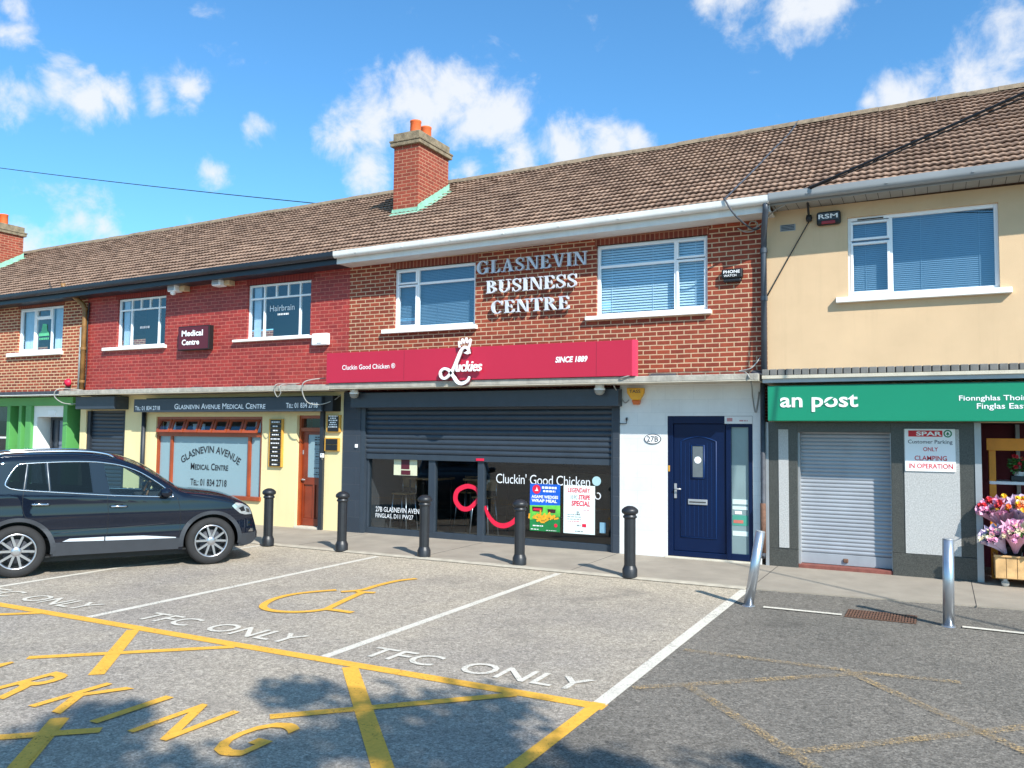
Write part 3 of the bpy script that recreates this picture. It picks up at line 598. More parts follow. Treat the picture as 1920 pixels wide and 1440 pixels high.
window(hC, *w4, [(-8.325, 3.77, 4.8)], [(4.54, -8.3, -7.15)], blind='dim', sill=(-9.03, -7.055, 3.65, 3.735), extra=[(-8.77, -8.345, 4.55, 4.80), (-8.77, -8.345, 3.77, 4.53)])
window(hC, *w5, [(-3.59, 3.78, 4.86)], [(4.545, -4.83, -3.6)], sill=(-5.035, -3.02, 3.68, 3.755), extra=[(-3.57, -3.11, 4.57, 4.86), (-3.57, -3.11, 3.79, 4.55)])
window(hD, *w6, [(-.56, 3.84, 4.9)], [], blind='dim', sill=(-1.265, .85, 3.725, 3.81), extra=[(-1.075, -.575, 4.60, 4.865), (-1.075, -.575, 3.85, 4.57)])
window(hD, 2.4, 4.2, 3.8, 4.93, [(2.95, 3.84, 4.9)], [], sill=(2.25, 4.35, 3.725, 3.81))
box('trickle_vent', m_soffd, hD, -.98, -.65, .035, .05, 4.885, 4.90)

gutter(hA, XA, XB, m_gutd); gutter(hB, XB, XC, m_gutd); gutter(hC, XC, -2.09, m_gutw)
gutter(hD, -2.088, 5.0, m_gutg, ztop=5.215, rad=.066, fas=(5.07, 5.15), soff=m_soff)
so = MB()
for k in range(48): so.box(-2.05 + .15 * k, -2.043 + .15 * k, -.36, -.005, 5.077 + zoff(-2.05 + .15 * k), 5.081 + zoff(-2.05 + .15 * k))
so.build('soffit_joints', m_soffd, hD)

# canopy ledges between the storeys
def ledge(p, x0, x1, z0, z1, m, ms=None):
    l = box('canopy_ledge', m, p, x0, x1, -.55, -.002, z0 + .012, z1, .008)
    box('ledge_soffit', ms or m_conc2, p, x0, x1, -.545, -.002, z0, z0 + .012)
    return l
ledge(hA, XA, XB - .1, 2.625, 2.71, m_lead, m_white)
lB = ledge(hB, XB - .1, XC, 2.615, 2.715, m_conc); lC = ledge(hC, XC, XD - .03, 2.63, 2.73, m_conc)
rnd = random.Random(3)
for p, x0, x1, z in ((hB, -17.2, -10.1, 2.715), (hC, -4.0, -2.3, 2.73)):
    mb = MB(); x = x0
    while x < x1:
        w = rnd.uniform(.12, .5); h = rnd.uniform(.015, .075) * (1 if p is hC else .7); mb.add([(x, -.16, z), (x + w, -.16, z), (x + w * .9, -.004, z + h), (x + w * .1, -.004, z + h * 1.1)], [(0, 1, 2, 3)]); x += w * rnd.uniform(.9, 1.6)
    mb.build('torn_flashing', m_lead, p)
box('dirty_course', m_brickflash, hC, -4.0, -2.24, -.004, .02, 2.7, 2.83)
cv = MB(); x = -2.2
while x < 5: cv.box(x, x + .093, -.5, -.02, 2.70, 2.785); x += .106
cv.build('canopy_tiles', mat('grey_canopy_tile', (112, 110, 106), .7, .2, 6, .3, 60, dirt=.3), hD, .008)
box('canopy_core', m_soffd, hD, -2.2, 5, -.47, -.004, 2.712, 2.78)
box('canopy_soffit', m_conc2, hD, -2.2, 5, -.5, -.004, 2.655, 2.70); box('canopy_fillet', m_alu, hD, -2.2, 5, -.46, -.05, 2.60, 2.655)

# ---- green shopfront (left building)
gA = MB()
gA.box(XA, -17.62, -.1, .3, 2.40, 2.60)
for a, b, y in ((-20.03, -19.91, -.12), (-19.575, -19.47, -.12), (-19.31, -19.10, -.12), (-17.92, -17.775, -.12)): gA.box(a, b, y, .3, 0, 2.405)
gA.box(-24.2, -24.05, -.12, .3, 0, 2.4); gA.box(XA, -20.03, -.08, .3, 0, .55)
gA.each('green_surround', m_green, hA, .006)
box('recess_panel', m_greenp, hA, -19.47, -19.31, .12, .3, 0, 2.4)
box('rear_panel', m_anthd, hA, -20.02, -17.62, .45, .5, 0, 2.45)
ga = MB().quad((XA, .02, .55), (-20.03, .02, .55), (-20.03, .02, 2.4), (XA, .02, 2.4)).build('shop_window', m_glassS, hA)
MB().box(-22.2, -22.14, .0, .06, .55, 2.4).box(-22.14, -20.03, .0, .06, 1.62, 1.66).each('window_bar', m_upvc, ga)
box('shop_blind', m_lead, hA, XA, -20.1, .3, .32, 2.05, 2.4)
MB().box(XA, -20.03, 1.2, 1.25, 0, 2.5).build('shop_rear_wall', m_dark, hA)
gq = MB().quad((-19.91, .1, .1), (-19.575, .1, .1), (-19.575, .1, 2.4), (-19.91, .1, 2.4)).build('side_light', m_glassS, hA)
ws = MB(); ws.box(-19.10, -18.98, -.05, .32, 0, 2.405); ws.box(-18.98, -17.92, -.05, .32, 2.14, 2.405); ws.box(-17.96, -17.92, -.05, .32, 0, 2.14)
ws.build('white_surround', m_white, hA, .006)
dA = box('front_door', mat('slate_door', (108, 118, 134), .4, .04), hA, -18.5, -17.98, .2, .25, .03, 2.06)
MB().box(-18.8, -18.74, .18, .26, 0, 2.14).box(-18.54, -18.5, .18, .26, 0, 2.14).box(-18.74, -18.54, .18, .26, 2.07, 2.14).box(-18.5, -17.96, .18, .26, 2.06, 2.14).build('door_frame', m_anthd, dA)
box('side_panel', m_anth, dA, -18.74, -18.54, .22, .25, 0, 2.07)
MB().lathe([(0, -.03), (.03, -.03), (.035, 0)], (-18.08, .2, 1.2), 12, 'y').tube([(-18.3, .19, 1.0), (-18.3, .15, 1.0), (-18.22, .15, 1.0)], .012).lathe([(0, -.03), (.03, -.03), (.035, 0)], (-18.08, .2, 1.4), 12, 'y').build('door_handle', m_alu, dA)
lb = MB(); a = MB()
a.prism([(-18.64 + .05 * (1 - math.cos(t)), 2.24 + .05 * math.sin(t)) for t in [math.pi/2 + math.pi * k / 8 for k in range(9)]][::-1] + [(-18.3 + .03 * math.sin(math.pi * k / 8), 2.24 - .05 * math.cos(math.pi * k / 8)) for k in range(9)][::-1], -.066, -.05)
tag(a.build('house_nameplate', m_upvc, None, .004), 'small blank white oval plate over the grey door by the green pillars', 'nameplate')

# ---- medical centre front
bB = MB(); wall(bB, XB - .1, -9.9, 0, 2.62, 0, [(-17.27, -15.95, 0, 2.29), (-14.96, -11.93, .5, 2.145), (-11.04, -10.42, 0, 2.17)], .2)
bB.build('lower_wall', m_yellow, hB)
def shutter(p, x0, x1, z0, z1, y, m, pitch=.075, d=.018, bar=.09, rag=True):
    mb = MB(); z = z0 + bar; o = 0
    while z < z1:
        prof = [(0, 0), (-d * .7, pitch * .18), (-d, pitch * .5), (-d * .7, pitch * .82), (0, pitch)]
        vs = [(x, y + a, z + b) for x in (x0, x1) for a, b in prof]; mb.add(vs, [(i, i+5, i+6, i+1) for i in range(4)], True); z += pitch
    s = mb.build('roller_shutter', m, p)
    box('bottom_bar', m, s, x0, x1, y - .02, y + .02, z0, z0 + bar - .004, .004)
    return s
shutter(hB, -17.17, -16.03, .02, 2.27, .1, m_anth, .085)
MB().box(-17.27, -17.16, .03, .12, 0, 2.27).box(-16.05, -15.95, .03, .12, 0, 2.27).each('shutter_guide', m_anthd, hB)
box('shutter_box', m_anth, hB, -17.14, -15.85, -.37, -.003, 2.305, 2.58, .008)
fr = MB(); fr.box(-14.96, -14.90, .03, .13, .5, 2.145); fr.box(-11.995, -11.93, .03, .13, .5, 2.145); fr.box(-14.90, -11.995, .03, .13, 2.085, 2.145); fr.box(-14.90, -11.995, .03, .13, 1.735, 1.82)
fr.box(-14.555, -14.49, .035, .13, .56, 1.735); fr.box(-12.335, -12.27, .035, .13, .56, 1.735); fr.box(-14.98, -11.91, -.05, .13, .48, .56)
pw = MB().quad((-14.9, .08, .56), (-11.995, .08, .56), (-11.995, .08, 1.735), (-14.9, .08, 1.735)).build('shop_window', m_frost, hB)
fr.build('timber_frame', m_timber, pw, .006)
n = 7; xa, xb = -14.89, -12.0; wd = (xb - xa) / n
for i in range(n):
    a, b = xa + i * wd + .012, xa + (i + 1) * wd - .012; T = .10       # small top-hung sashes, open at the bottom
    P = lambda x, t, z_: (x, .03 - T * (1 - t) , z_)
    f = MB()
    def tilt(xl, xr, za, zb_):
        def yy(z_): return .02 - T * (2.09 - z_) / .27
        f.add([(xl, yy(za), za), (xr, yy(za), za), (xr, yy(zb_), zb_), (xl, yy(zb_), zb_), (xl, yy(za)+.035, za), (xr, yy(za)+.035, za), (xr, yy(zb_)+.035, zb_), (xl, yy(zb_)+.035, zb_)],
              [(0, 1, 2, 3), (4, 7, 6, 5), (0, 4, 5, 1), (3, 2, 6, 7), (0, 3, 7, 4), (1, 5, 6, 2)])
    tilt(a, a + .05, 1.82, 2.09); tilt(b - .05, b, 1.82, 2.09); tilt(a + .05, b - .05, 1.82, 1.87); tilt(a + .05, b - .05, 2.045, 2.09)
    tl = f.build('top_light', m_timber, hB)
    MB().quad((a + .04, .02 - T * .24 / .27 + .02, 1.85), (b - .04, .02 - T * .24 / .27 + .02, 1.85), (b - .04, .02 + .018, 2.06), (a + .04, .02 + .018, 2.06)).build('pane', m_glassU, tl)
MB().box(-14.9, -11.95, .5, .55, 1.7, 2.2).build('dark_room_backing', m_dark, hB)  # dark sheet standing in for the unlit room behind the top lights
bl = MB(); bl.box(-12.3, -12.0, .2, .21, 1.83, 2.08); bl.box(-14.88, -14.6, .2, .21, 1.83, 2.08); bl.box(-14.1, -13.75, .22, .23, 1.83, 2.0); bl.each('paper_blind', m_blind, hB)
tx = MB(); text(tx, 'GLASNEVIN AVENUE', -14.2, -12.62, 1.40, 1.545, .072, .012, small=False, arc=(1.45, 1.16))
tx2 = MB(); text(tx2, 'Medical Centre', -13.96, -12.89, 1.045, 1.185, .072, .014, small=True); text(tx2, 'Tel: 01 834 2718', -13.955, -12.92, .72, .86, .071, .012, small=True)
m_ink = mat('black_ink', (38, 42, 48), .5, .05)
tx.v += []; tx.build('lettering', m_ink, pw); tx2.build('lettering', m_ink, pw)
dB = MB().box(-10.99, -10.94, .12, .17, .06, 1.86).box(-10.47, -10.42, .12, .17, .06, 1.86).box(-10.94, -10.47, .12, .17, 1.80, 1.86).box(-10.94, -10.47, .12, .17, .84, .98).box(-10.94, -10.47, .12, .17, .06, .20).box(-10.94, -10.86, .121, .169, .98, 1.80).box(-10.72, -10.66, .122, .168, .2, .84).box(-10.94, -10.47, .145, .165, .2, .84)
dB = dB.build('timber_door', m_timberd, hB, .005)
MB().box(-11.04, -10.99, .07, .19, 0, 2.17).box(-10.99, -10.42, .07, .19, 2.11, 2.17).box(-10.99, -10.42, .07, .19, 1.86, 1.935).build('door_frame', m_timber, dB, .004)
MB().quad((-10.86, .14, .98), (-10.47, .14, .98), (-10.47, .14, 1.8), (-10.86, .14, 1.8)).build('frosted_pane', m_frost, dB)
MB().quad((-10.99, .14, 1.935), (-10.42, .14, 1.935), (-10.42, .14, 2.11), (-10.99, .14, 2.11)).build('fanlight', m_glassS, dB)
MB().box(-11.0, -10.42, .4, .42, 0, 2.17).build('dark_hall_backing', m_dark, hB)  # dark sheet standing in for the unlit hall behind the fanlight
sc = MB(); rn = random.Random(5); z = 1.74
for h, g in ((.022, .05), (.03, .05), (.012, .045), (.032, .075), (.01, .04), (.01, .05), (.012, .06), (.02, .05), (.008, .03), (.008, .04), (.01, .1), (.02, .08), (.014, .04), (.016, .04)):
    scribble(sc, -10.72, -10.49, z, h, .137, rn, jit=.5); z -= g
sc.build('notice_lettering', m_ink, dB)
MB().lathe([(.022, 0), (.022, -.012), (.012, -.014), (.012, -.04)], (-10.965, .12, .93), 12, 'y').tube([(-10.965, .085, .93), (-10.88, .085, .935)], .011).box(-10.978, -10.952, .112, .12, 1.42, 1.50).build('door_handle', m_alu, dB)
box('door_step', m_conc2, hB, -11.04, -10.42, -.03, .2, .0, .055, .006)
box('door_post', m_anthd, hB, -10.42, -10.34, -.06, .16, .02, 2.24)
MB().tube([(-15.29, -.05, .02), (-15.29, -.05, 2.24)], .045, 10).build('downpipe', m_anthd, hB)
sg = thing('shop_sign', (-12.75, -.3, 2.23), 'long charcoal medical centre fascia sign with white lettering over the yellow shopfront', 'sign')
box('board', m_anth, sg, -15.31, -10.2, -.3, -.24, 2.235, 2.51, .006); box('backing', m_black, sg, -15.0, -9.98, -.24, -.003, 2.24, 2.53)
t = MB(); text(t, 'Glasnevin Avenue Medical Centre', -14.07, -11.57, 2.29, 2.405, -.304, .015, small=True); t.build('lettering', m_lw, sg)
t = MB(); text(t, 'Tel: 01 834 2718', -11.05, -10.28, 2.30, 2.40, -.304, .02, small=True); text(t, 'Tel: 01 834 2718', -15.265, -14.5, 2.275, 2.365, -.304, .02, small=True); t.build('lettering', m_lw, sg)

# ---- restaurant front
pier = MB().box(-9.9, -9.50, -.02, .3, 0, 2.60).box(-4.575, -4.465, -.02, .2, 0, 2.31)
pier.each('tiled_pier', m_tile, hC)
box('shutter_box', m_anth, hC, -9.6, -4.42, -.2, -.021, 2.30, 2.57, .008)
MB().box(-9.50, -9.40, -.01, .12, 0, 2.30).box(-4.60, -4.577, -.01, .12, 0, 2.30).each('shutter_guide', m_anth, hC)
sh = shutter(hC, -9.40, -4.60, 1.372, 2.30, .05, m_anth, .088, .022, .1)
box('pull_tag', m_redd, sh, -7.06, -6.915, .012, .03, 1.39, 1.43)
gf = MB()
gf.box(-9.40, -4.60, .06, .16, 0, .125); gf.box(-8.05, -7.915, .06, .16, .125, 1.6); gf.box(-7.05, -6.93, .055, .16, 0, 1.6); gf.box(-9.40, -9.36, .06, .16, .125, 1.6); gf.box(-4.64, -4.60, .06, .16, .125, 1.6)
sw = MB().quad((-9.36, .11, .125), (-4.64, .11, .125), (-4.64, .11, 1.7), (-9.36, .11, 1.7)).build('shop_window', m_glassS, hC)
gf.build('metal_frame', m_anth, sw, .005)
m_decal = mat('white_decal', (226, 228, 230), .5, .02)
t = MB(); text(t, "Cluckin' Good Chicken", -6.715, -5.005, 1.02, 1.185, .104, -.004, space=.95); t.build('lettering', m_decal, sw)
t = MB(); text(t, '27B GLASNEVIN AVENUE', -9.21, -8.14, .415, .505, .104, .004); text(t, 'FINGLAS, D11 PW27', -9.21, -8.385, .295, .385, .104, .004); t.build('lettering', m_decal, sw)
cu = MB(); ribbon(cu, [(-7.04, .76), (-7.10, .90), (-7.28, .945), (-7.47, .86), (-7.51, .70), (-7.40, .57), (-7.25, .56), (-7.12, .66), (-7.03, .775)], [.04, .065, .08, .085, .085, .085, .08, .075, .05], .098, .104)
ribbon(cu, [(-6.925, .62), (-6.85, .46), (-6.72, .34), (-6.56, .31), (-6.40, .37), (-6.28, .50), (-6.22, .62)], [.045, .065, .08, .085, .08, .07, .05], .098, .104); cu.build('red_swirl', m_redd, sw)
t = MB(); t.disc(-4.893, 1.115, .075, .099, .104, 24); t.build('round_sticker', mat('pale_sticker', (168, 200, 204), .5, .05), sw)
t = MB(); ribbon(t, [(-4.92, .885), (-4.9, .84), (-4.85, .835), (-4.825, .88), (-4.85, .925), (-4.885, .925)], .014, .099, .104); t.build('ring_sticker', m_decal, sw)
t = MB(); t.box(-4.835, -4.735, .099, .104, .30, .465); t.build('blue_sticker', mat('sticker_blue', (120, 160, 180), .5, .1), sw)
def poster(name, label, x0, x1, z0, z1, m): 
    o = thing(name, ((x0 + x1) / 2, .1, z0), label, 'poster'); box('sheet', m, o, x0, x1, .1, .105, z0, z1); return o
p1 = poster('poster', 'blue and green food offer poster in the restaurant window, left of the white poster', -6.07, -5.525, .265, 1.035, mat('poster_green', (28, 120, 62), .4, .2, 3))
t = MB().prism([(-6.07, .68), (-5.525, .70), (-5.525, 1.035), (-6.07, 1.035)], .0975, .1); t.build('blue_field', mat('poster_blue', (20, 92, 200), .4, .25, 4), p1)
t = MB().prism([(-6.07, .44), (-5.525, .52), (-5.525, .70), (-6.07, .68)], .098, .1); t.build('light_green_field', mat('poster_lime', (98, 190, 70), .4, .3, 7), p1)
t = MB().disc(-5.95, .945, .075, .095, .0974); t.build('red_disc', m_redd, p1); t = MB().prism([(-5.985, .92), (-5.915, .92), (-5.93, .94), (-5.945, .985), (-5.955, .94)], .0935, .095); t.build('disc_motif', m_lw, p1)
t = MB(); rn = random.Random(11); scribble(t, -5.86, -5.58, .96, .035, .0955, rn, jit=.1); scribble(t, -5.84, -5.60, .905, .03, .0955, rn, jit=.1)
text(t, 'AGAME WEDGES', -6.04, -5.56, .80, .85, .0955, .03); text(t, 'WRAP MEAL', -6.04, -5.58, .735, .785, .0955, .03); scribble(t, -6.04, -5.8, .34, .018, .0955, rn); scribble(t, -6.05, -5.9, .285, .012, .0955, rn); scribble(t, -5.8, -5.56, .28, .008, .0955, rn); t.build('lettering', m_lw, p1)
t = MB(); rn = random.Random(12)
for i in range(34):
    x = -5.83 + rn.gauss(0, .1); z = .49 + rn.gauss(0, .035); a = rn.uniform(0, 3.1); l = rn.uniform(.03, .06); w = .014
    dx, dz = math.cos(a) * l, math.sin(a) * l * .7; t.quad((x - dx - w * math.sin(a), .0955 - i * .00008, z - dz + w * math.cos(a)), (x - dx + w * math.sin(a), .0955 - i * .00008, z - dz - w * math.cos(a)), (x + dx + w * math.sin(a), .0955 - i * .00008, z + dz - w * math.cos(a)), (x + dx - w * math.sin(a), .0955 - i * .00008, z + dz + w * math.cos(a)))
t.build('fried_food', mat('poster_orange', (238, 160, 36), .5, .35, 30), p1)
t = MB().prism([(-6.02, .58), (-5.84, .58), (-5.83, .66), (-6.03, .66)], .0962, .0975).prism([(-5.74, .57), (-5.61, .57), (-5.6, .63), (-5.75, .63)], .0962, .0975); t.each('food_box', mat('poster_dark', (60, 26, 30), .5, .3, 30), p1)
t = MB().disc(-5.6, .37, .03, .0962, .0975).prism([(-6.01, .60), (-5.85, .60), (-5.86, .635), (-6.0, .635)], .0955, .0961); t.each('red_mark', m_redd, p1)
p2 = poster('poster', 'pale white poster with red heading, right of the blue one in the restaurant window', -5.463, -4.92, .262, 1.034, mat('poster_white', (222, 236, 234), .5, .03, 3))
t = MB(); text(t, 'LEGENDARY', -5.385, -5.0, .92, .995, .0975, .02, .15); text(t, 'STRIPE', -5.2, -5.0, .81, .885, .0975, .03, .1); text(t, 'SPECIAL', -5.325, -5.0, .705, .79, .0975, .03, .1); rn = random.Random(13); scribble(t, -5.13, -5.0, .64, .006, .0975, rn); scribble(t, -5.4, -5.17, .452, .009, .0975, rn); t.box(-5.135, -5.065, .0955, .0975, .375, .425); t.build('lettering', m_redd, p2)
t = MB(); text(t, '10 PC', -5.335, -5.22, .81, .875, .0975, .0)
for z in (.6, .57): scribble(t, -5.24, -5.17, z, .018, .0975, rn)
for z in (.56, .525, .487): scribble(t, -5.4, -5.15, z, .009, .0975, rn)
scribble(t, -5.23, -5.16, .385, .02, .0975, rn); scribble(t, -5.27, -5.11, .295, .016, .0975, rn); t.build('lettering', mat('grey_ink', (120, 126, 128), .5), p2)
p3 = poster('poster', 'cream and maroon leaflet half hidden by the shutter, left pane of the restaurant window', -8.822, -8.32, 1.09, 1.5, mat('poster_cream', (206, 206, 176), .5, .1, 6))
MB().box(-8.66, -8.48, .0965, .1, 1.2, 1.42).box(-8.66, -8.46, .0955, .1, 1.10, 1.18).each('maroon_block', m_maroon, p3)
# restaurant interior: floor, walls, lamps' unlit fittings, tables and stools seen through the glass
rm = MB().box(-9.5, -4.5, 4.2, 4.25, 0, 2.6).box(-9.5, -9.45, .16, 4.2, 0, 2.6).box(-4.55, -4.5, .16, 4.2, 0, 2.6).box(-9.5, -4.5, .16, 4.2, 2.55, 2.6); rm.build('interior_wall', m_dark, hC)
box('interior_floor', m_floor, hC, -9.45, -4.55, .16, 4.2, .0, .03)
box('counter', mat('service_counter', (86, 70, 52), .5, .2), hC, -6.6, -4.9, 2.7, 3.3, .03, 1.1)
box('menu_board', mat('board_dim', (150, 146, 132), .6, .3, 3), hC, -8.6, -7.2, 4.14, 4.19, 1.2, 1.9)
wood = mat('table_wood', (150, 112, 70), .5, .25, 6)
def bar_table(x, y, lab):
    o = thing('bar_table', (x, y, .03), lab, 'table', 'tables inside the restaurant'); box('tabletop', wood, o, x - .35, x + .35, y - .3, y + .3, .98, 1.02, .005)
    for sx in (-.3, .3):
        for sy in (-.25, .25): MB().tube([(x + sx, y + sy, .03), (x + sx, y + sy, .98)], .018, 6).build('leg', m_black, o)
def stool(x, y, lab):
    o = thing('bar_stool', (x, y, .03), lab, 'stool', 'stools inside the restaurant'); box('seat', wood, o, x - .17, x + .17, y - .17, y + .17, .70, .73, .01); box('backrest', wood, o, x - .17, x + .17, y + .17, y + .19, .82, 1.02, .01)
    MB().tube([(x - .15, y + .17, .72), (x - .15, y + .18, .95)], .012, 6).tube([(x + .15, y + .17, .72), (x + .15, y + .18, .95)], .012, 6).build('back_frame', m_steel, o)
    for sx in (-1, 1):
        for sy in (-1, 1): MB().tube([(x + sx * .14, y + sy * .14, .70), (x + sx * .19, y + sy * .19, .03)], .012, 6).build('leg', m_steel, o)
bar_table(-8.6, 1.0, 'wooden bar table behind the left pane of the restaurant'); bar_table(-7.55, 1.3, 'wooden bar table behind the glass door of the restaurant')
stool(-8.2, 1.7, 'wooden bar stool nearest the left mullion inside the restaurant'); stool(-7.3, .75, 'wooden bar stool beside the red swirl inside the restaurant'); stool(-9.0, .7, 'wooden bar stool at the far left inside the restaurant')

# red fascia sign with script logo
SY = -.58
rs = thing('shop_sign', (-7, SY, 2.73), 'long crimson restaurant fascia sign with a white script logo and crown', 'sign')
box('panel', m_red, rs, -9.86, -4.07, SY, SY + .12, 2.735, 3.275, .004); box('end_cap', mat('crimson_edge', (220, 60, 92), .4, .03), rs, -4.068, -4.015, SY + .003, SY + .12, 2.735, 3.277)
MB().box(-4.64, -4.636, SY - .001, SY, 2.75, 3.27).box(-8.17, -8.166, SY - .001, SY, 2.75, 3.265).each('panel_joint', m_maroon, rs)
t = MB(); text(t, 'Cluckin Good Chicken ®', -9.50, -8.35, 2.965, 3.055, SY - .004, .006); t.build('lettering', m_lw, rs)
t = MB(); text(t, 'SINCE 1889', -5.32, -4.78, 2.965, 3.06, SY - .004, .035, .2); t.build('lettering', m_lw, rs)
lg = MB(); y0, y1 = SY - .06, SY - .025
L_ = [(-6.86, 3.17), (-6.87, 3.235), (-6.93, 3.27), (-7.0, 3.22), (-7.07, 3.08), (-7.13, 2.95), (-7.20, 2.84), (-7.30, 2.765), (-7.385, 2.79), (-7.40, 2.87), (-7.33, 2.925), (-7.24, 2.90), (-7.15, 2.80), (-7.07, 2.70), (-6.98, 2.672), (-6.88, 2.71), (-6.84, 2.785)]
wl = [.03, .04, .045, .05, .055, .055, .05, .045, .04, .04, .04, .045, .05, .055, .055, .045, .02]
bk = MB(); ribbon(lg, L_, wl, y0, y1); ribbon(bk, [(a + .006, b - .006) for a, b in L_], [w + .022 for w in wl], y1, SY - .003)
lg.prism([(-6.95, 3.175), (-6.88, 3.15), (-6.83, 3.165), (-6.845, 3.205), (-6.89, 3.20)], y0 - .002, y1)
cr = [(-7.035, 3.27), (-7.05, 3.37), (-7.0, 3.325), (-6.985, 3.41), (-6.945, 3.335), (-6.905, 3.425), (-6.885, 3.335), (-6.82, 3.40), (-6.845, 3.29), (-6.865, 3.25), (-6.93, 3.30), (-7.0, 3.255)]
for i in range(len(cr)):
    a, b = Vector(cr[i]), Vector(cr[(i + 1) % len(cr)])
    if i < 9: d = (b - a).normalized(); nn = Vector((-d.y, d.x)) * .011; lg.prism([tuple(a + nn), tuple(b + nn), tuple(b - nn), tuple(a - nn)], y0 - .001 * (i % 3), y1)
lo_ = lg.build('logo', m_lw, rs); bk.build('logo_shadow_plate', m_maroon, rs)
t = MB(); text(t, 'uckies', -7.09, -6.60, 2.865, 3.04, y0 - .003, .012, .22, depth=.015); t.build('logo_lettering', m_lw, rs)

# raised serif letters
def glyph(ch):
    T, t, s = .2, .075, .06; P = []; B = []; Q = lambda a, b, c, d: P.append([(a, c), (b, c), (b, d), (a, d)])
    def arc(cx, cy, rx, ry, a0, a1, T=T, t=t, n=18):
        A = [R(a0 + (a1 - a0) * i / n) for i in range(n + 1)]
        B.append(([(cx + rx * math.cos(a), cy + ry * math.sin(a)) for a in A], [(cx + (rx - T) * math.cos(a), cy + (ry - t) * math.sin(a)) for a in A]))
    if ch == 'I': w = .34; Q(.07, .27, 0, 1); Q(0, .34, 0, s); Q(0, .34, 1-s, 1)
    elif ch == 'L': w = .68; Q(.07, .27, 0, 1); Q(0, .68, 0, s); Q(0, .36, 1-s, 1); P.append([(.68, 0), (.68, .3), (.62, .3), (.48, .05), (.48, 0)])
    elif ch == 'E': w = .7; Q(.07, .27, 0, 1); Q(0, .7, 0, s); Q(0, .66, 1-s, 1); Q(.27, .5, .48, .54); Q(.47, .52, .38, .64); P.append([(.7, 0), (.7, .28), (.65, .28), (.5, .05), (.5, 0)]); P.append([(.66, 1), (.66, .74), (.61, .74), (.48, .95), (.48, 1)])
    elif ch == 'T': w = .78; Q(.29, .49, 0, 1); Q(.18, .6, 0, s); Q(0, .78, 1-s, 1); P.append([(0, 1), (0, .72), (.05, .72), (.18, .95), (.18, 1)]); P.append([(.78, 1), (.78, .72), (.73, .72), (.6, .95), (.6, 1)])
    elif ch == 'N': w = .92; Q(.12, .19, 0, 1); Q(.75, .82, 0, 1); P.append([(.06, 1), (.3, 1), (.82, 0), (.7, 0)]); Q(0, .3, 0, s); Q(0, .2, 1-s, 1); Q(.63, .92, 1-s, 1)
    elif ch == 'V': w = .88; P.append([(.08, 1), (.31, 1), (.54, 0), (.44, 0)]); P.append([(.70, 1), (.78, 1), (.54, 0), (.47, 0)]); Q(0, .4, 1-s, 1); Q(.6, .88, 1-s, 1)
    elif ch == 'A': w = .9; P.append([(.11, 0), (.19, 0), (.47, .93), (.42, 1)]); P.append([(.38, 1), (.50, 1), (.83, 0), (.60, 0)]); Q(.24, .6, .3, .36); Q(0, .3, 0, s); Q(.5, .9, 0, s)
    elif ch == 'U': w = .88; Q(.08, .28, .33, 1); Q(.7, .77, .33, 1); arc(.425, .33, .345, .345, 180, 360, .15, .09); Q(0, .36, 1-s, 1); Q(.58, .88, 1-s, 1)
    elif ch in 'CG':
        w = .82 if ch == 'C' else .94; arc(.44, .5, .44, .53, 42, 318); P.append([(.70, .68), (.78, .68), (.78, 1.0), (.74, 1.0)])
        if ch == 'G': Q(.64, .84, .06, .44); Q(.54, .94, .39, .45)
    elif ch == 'S': w = .64
    elif ch in 'BR':
        Q(.07, .27, 0, 1); Q(0, .3, 1-s, 1); arc(.3, .745, .34, .255, -90, 90)
        if ch == 'B': w = .76; Q(0, .3, 0, s); arc(.3, .265, .43, .265, -90, 90)
        else: w = .86; Q(0, .36, 0, s); P.append([(.34, .5), (.52, .5), (.88, 0), (.64, 0)])
    return w, P, B
def serif_row(mb, s, x0, x1, z0, z1, y0, y1, g=.12):
    ws = [glyph(c)[0] for c in s]; tot = sum(ws) + g * (len(s) - 1); k = (x1 - x0) / tot; x = x0; h = z1 - z0
    for c, w in zip(s, ws):
        _, P, B = glyph(c); e = 0; F = lambda q: (x + q[0] * k, z0 + q[1] * h)
        for p in P: mb.prism([F(q) for q in p], y0 - e, y1); e += .0006
        for L, Rr in B: mb.strip([F(q) for q in L], [F(q) for q in Rr], y0 - e, y1); e += .0006
        if c == 'S':
            pts = [(.55, .80), (.44, .95), (.28, .965), (.11, .85), (.13, .66), (.32, .52), (.51, .36), (.53, .17), (.37, .04), (.20, .04), (.07, .22)]
            ribbon(mb, [F(q) for q in pts], [v * h for v in (.05, .06, .08, .13, .17, .19, .17, .13, .08, .06, .05)], y0, y1)
            mb.prism([F(q) for q in ((.53, .68), (.59, .68), (.59, .99), (.55, .99))], y0 - .001, y1); mb.prism([F(q) for q in ((.03, .02), (.07, .02), (.09, .33), (.03, .33))], y0 - .001, y1)
        x += (w + g) * k
    return mb
for wd_, a in (('GLASNEVIN', (-7.04, -5.005, 4.585, 4.805)), ('BUSINESS', (-6.85, -5.178, 4.238, 4.455)), ('CENTRE', (-6.75, -5.313, 3.885, 4.10))):
    mb = MB(); serif_row(mb, wd_, *a, -.085, -.035); o = mb.build('raised_lettering', m_metalletter); tag(o, 'raised silver serif letters spelling %s on the orange brick wall' % wd_, 'lettering', 'raised sign letters on the brick wall')

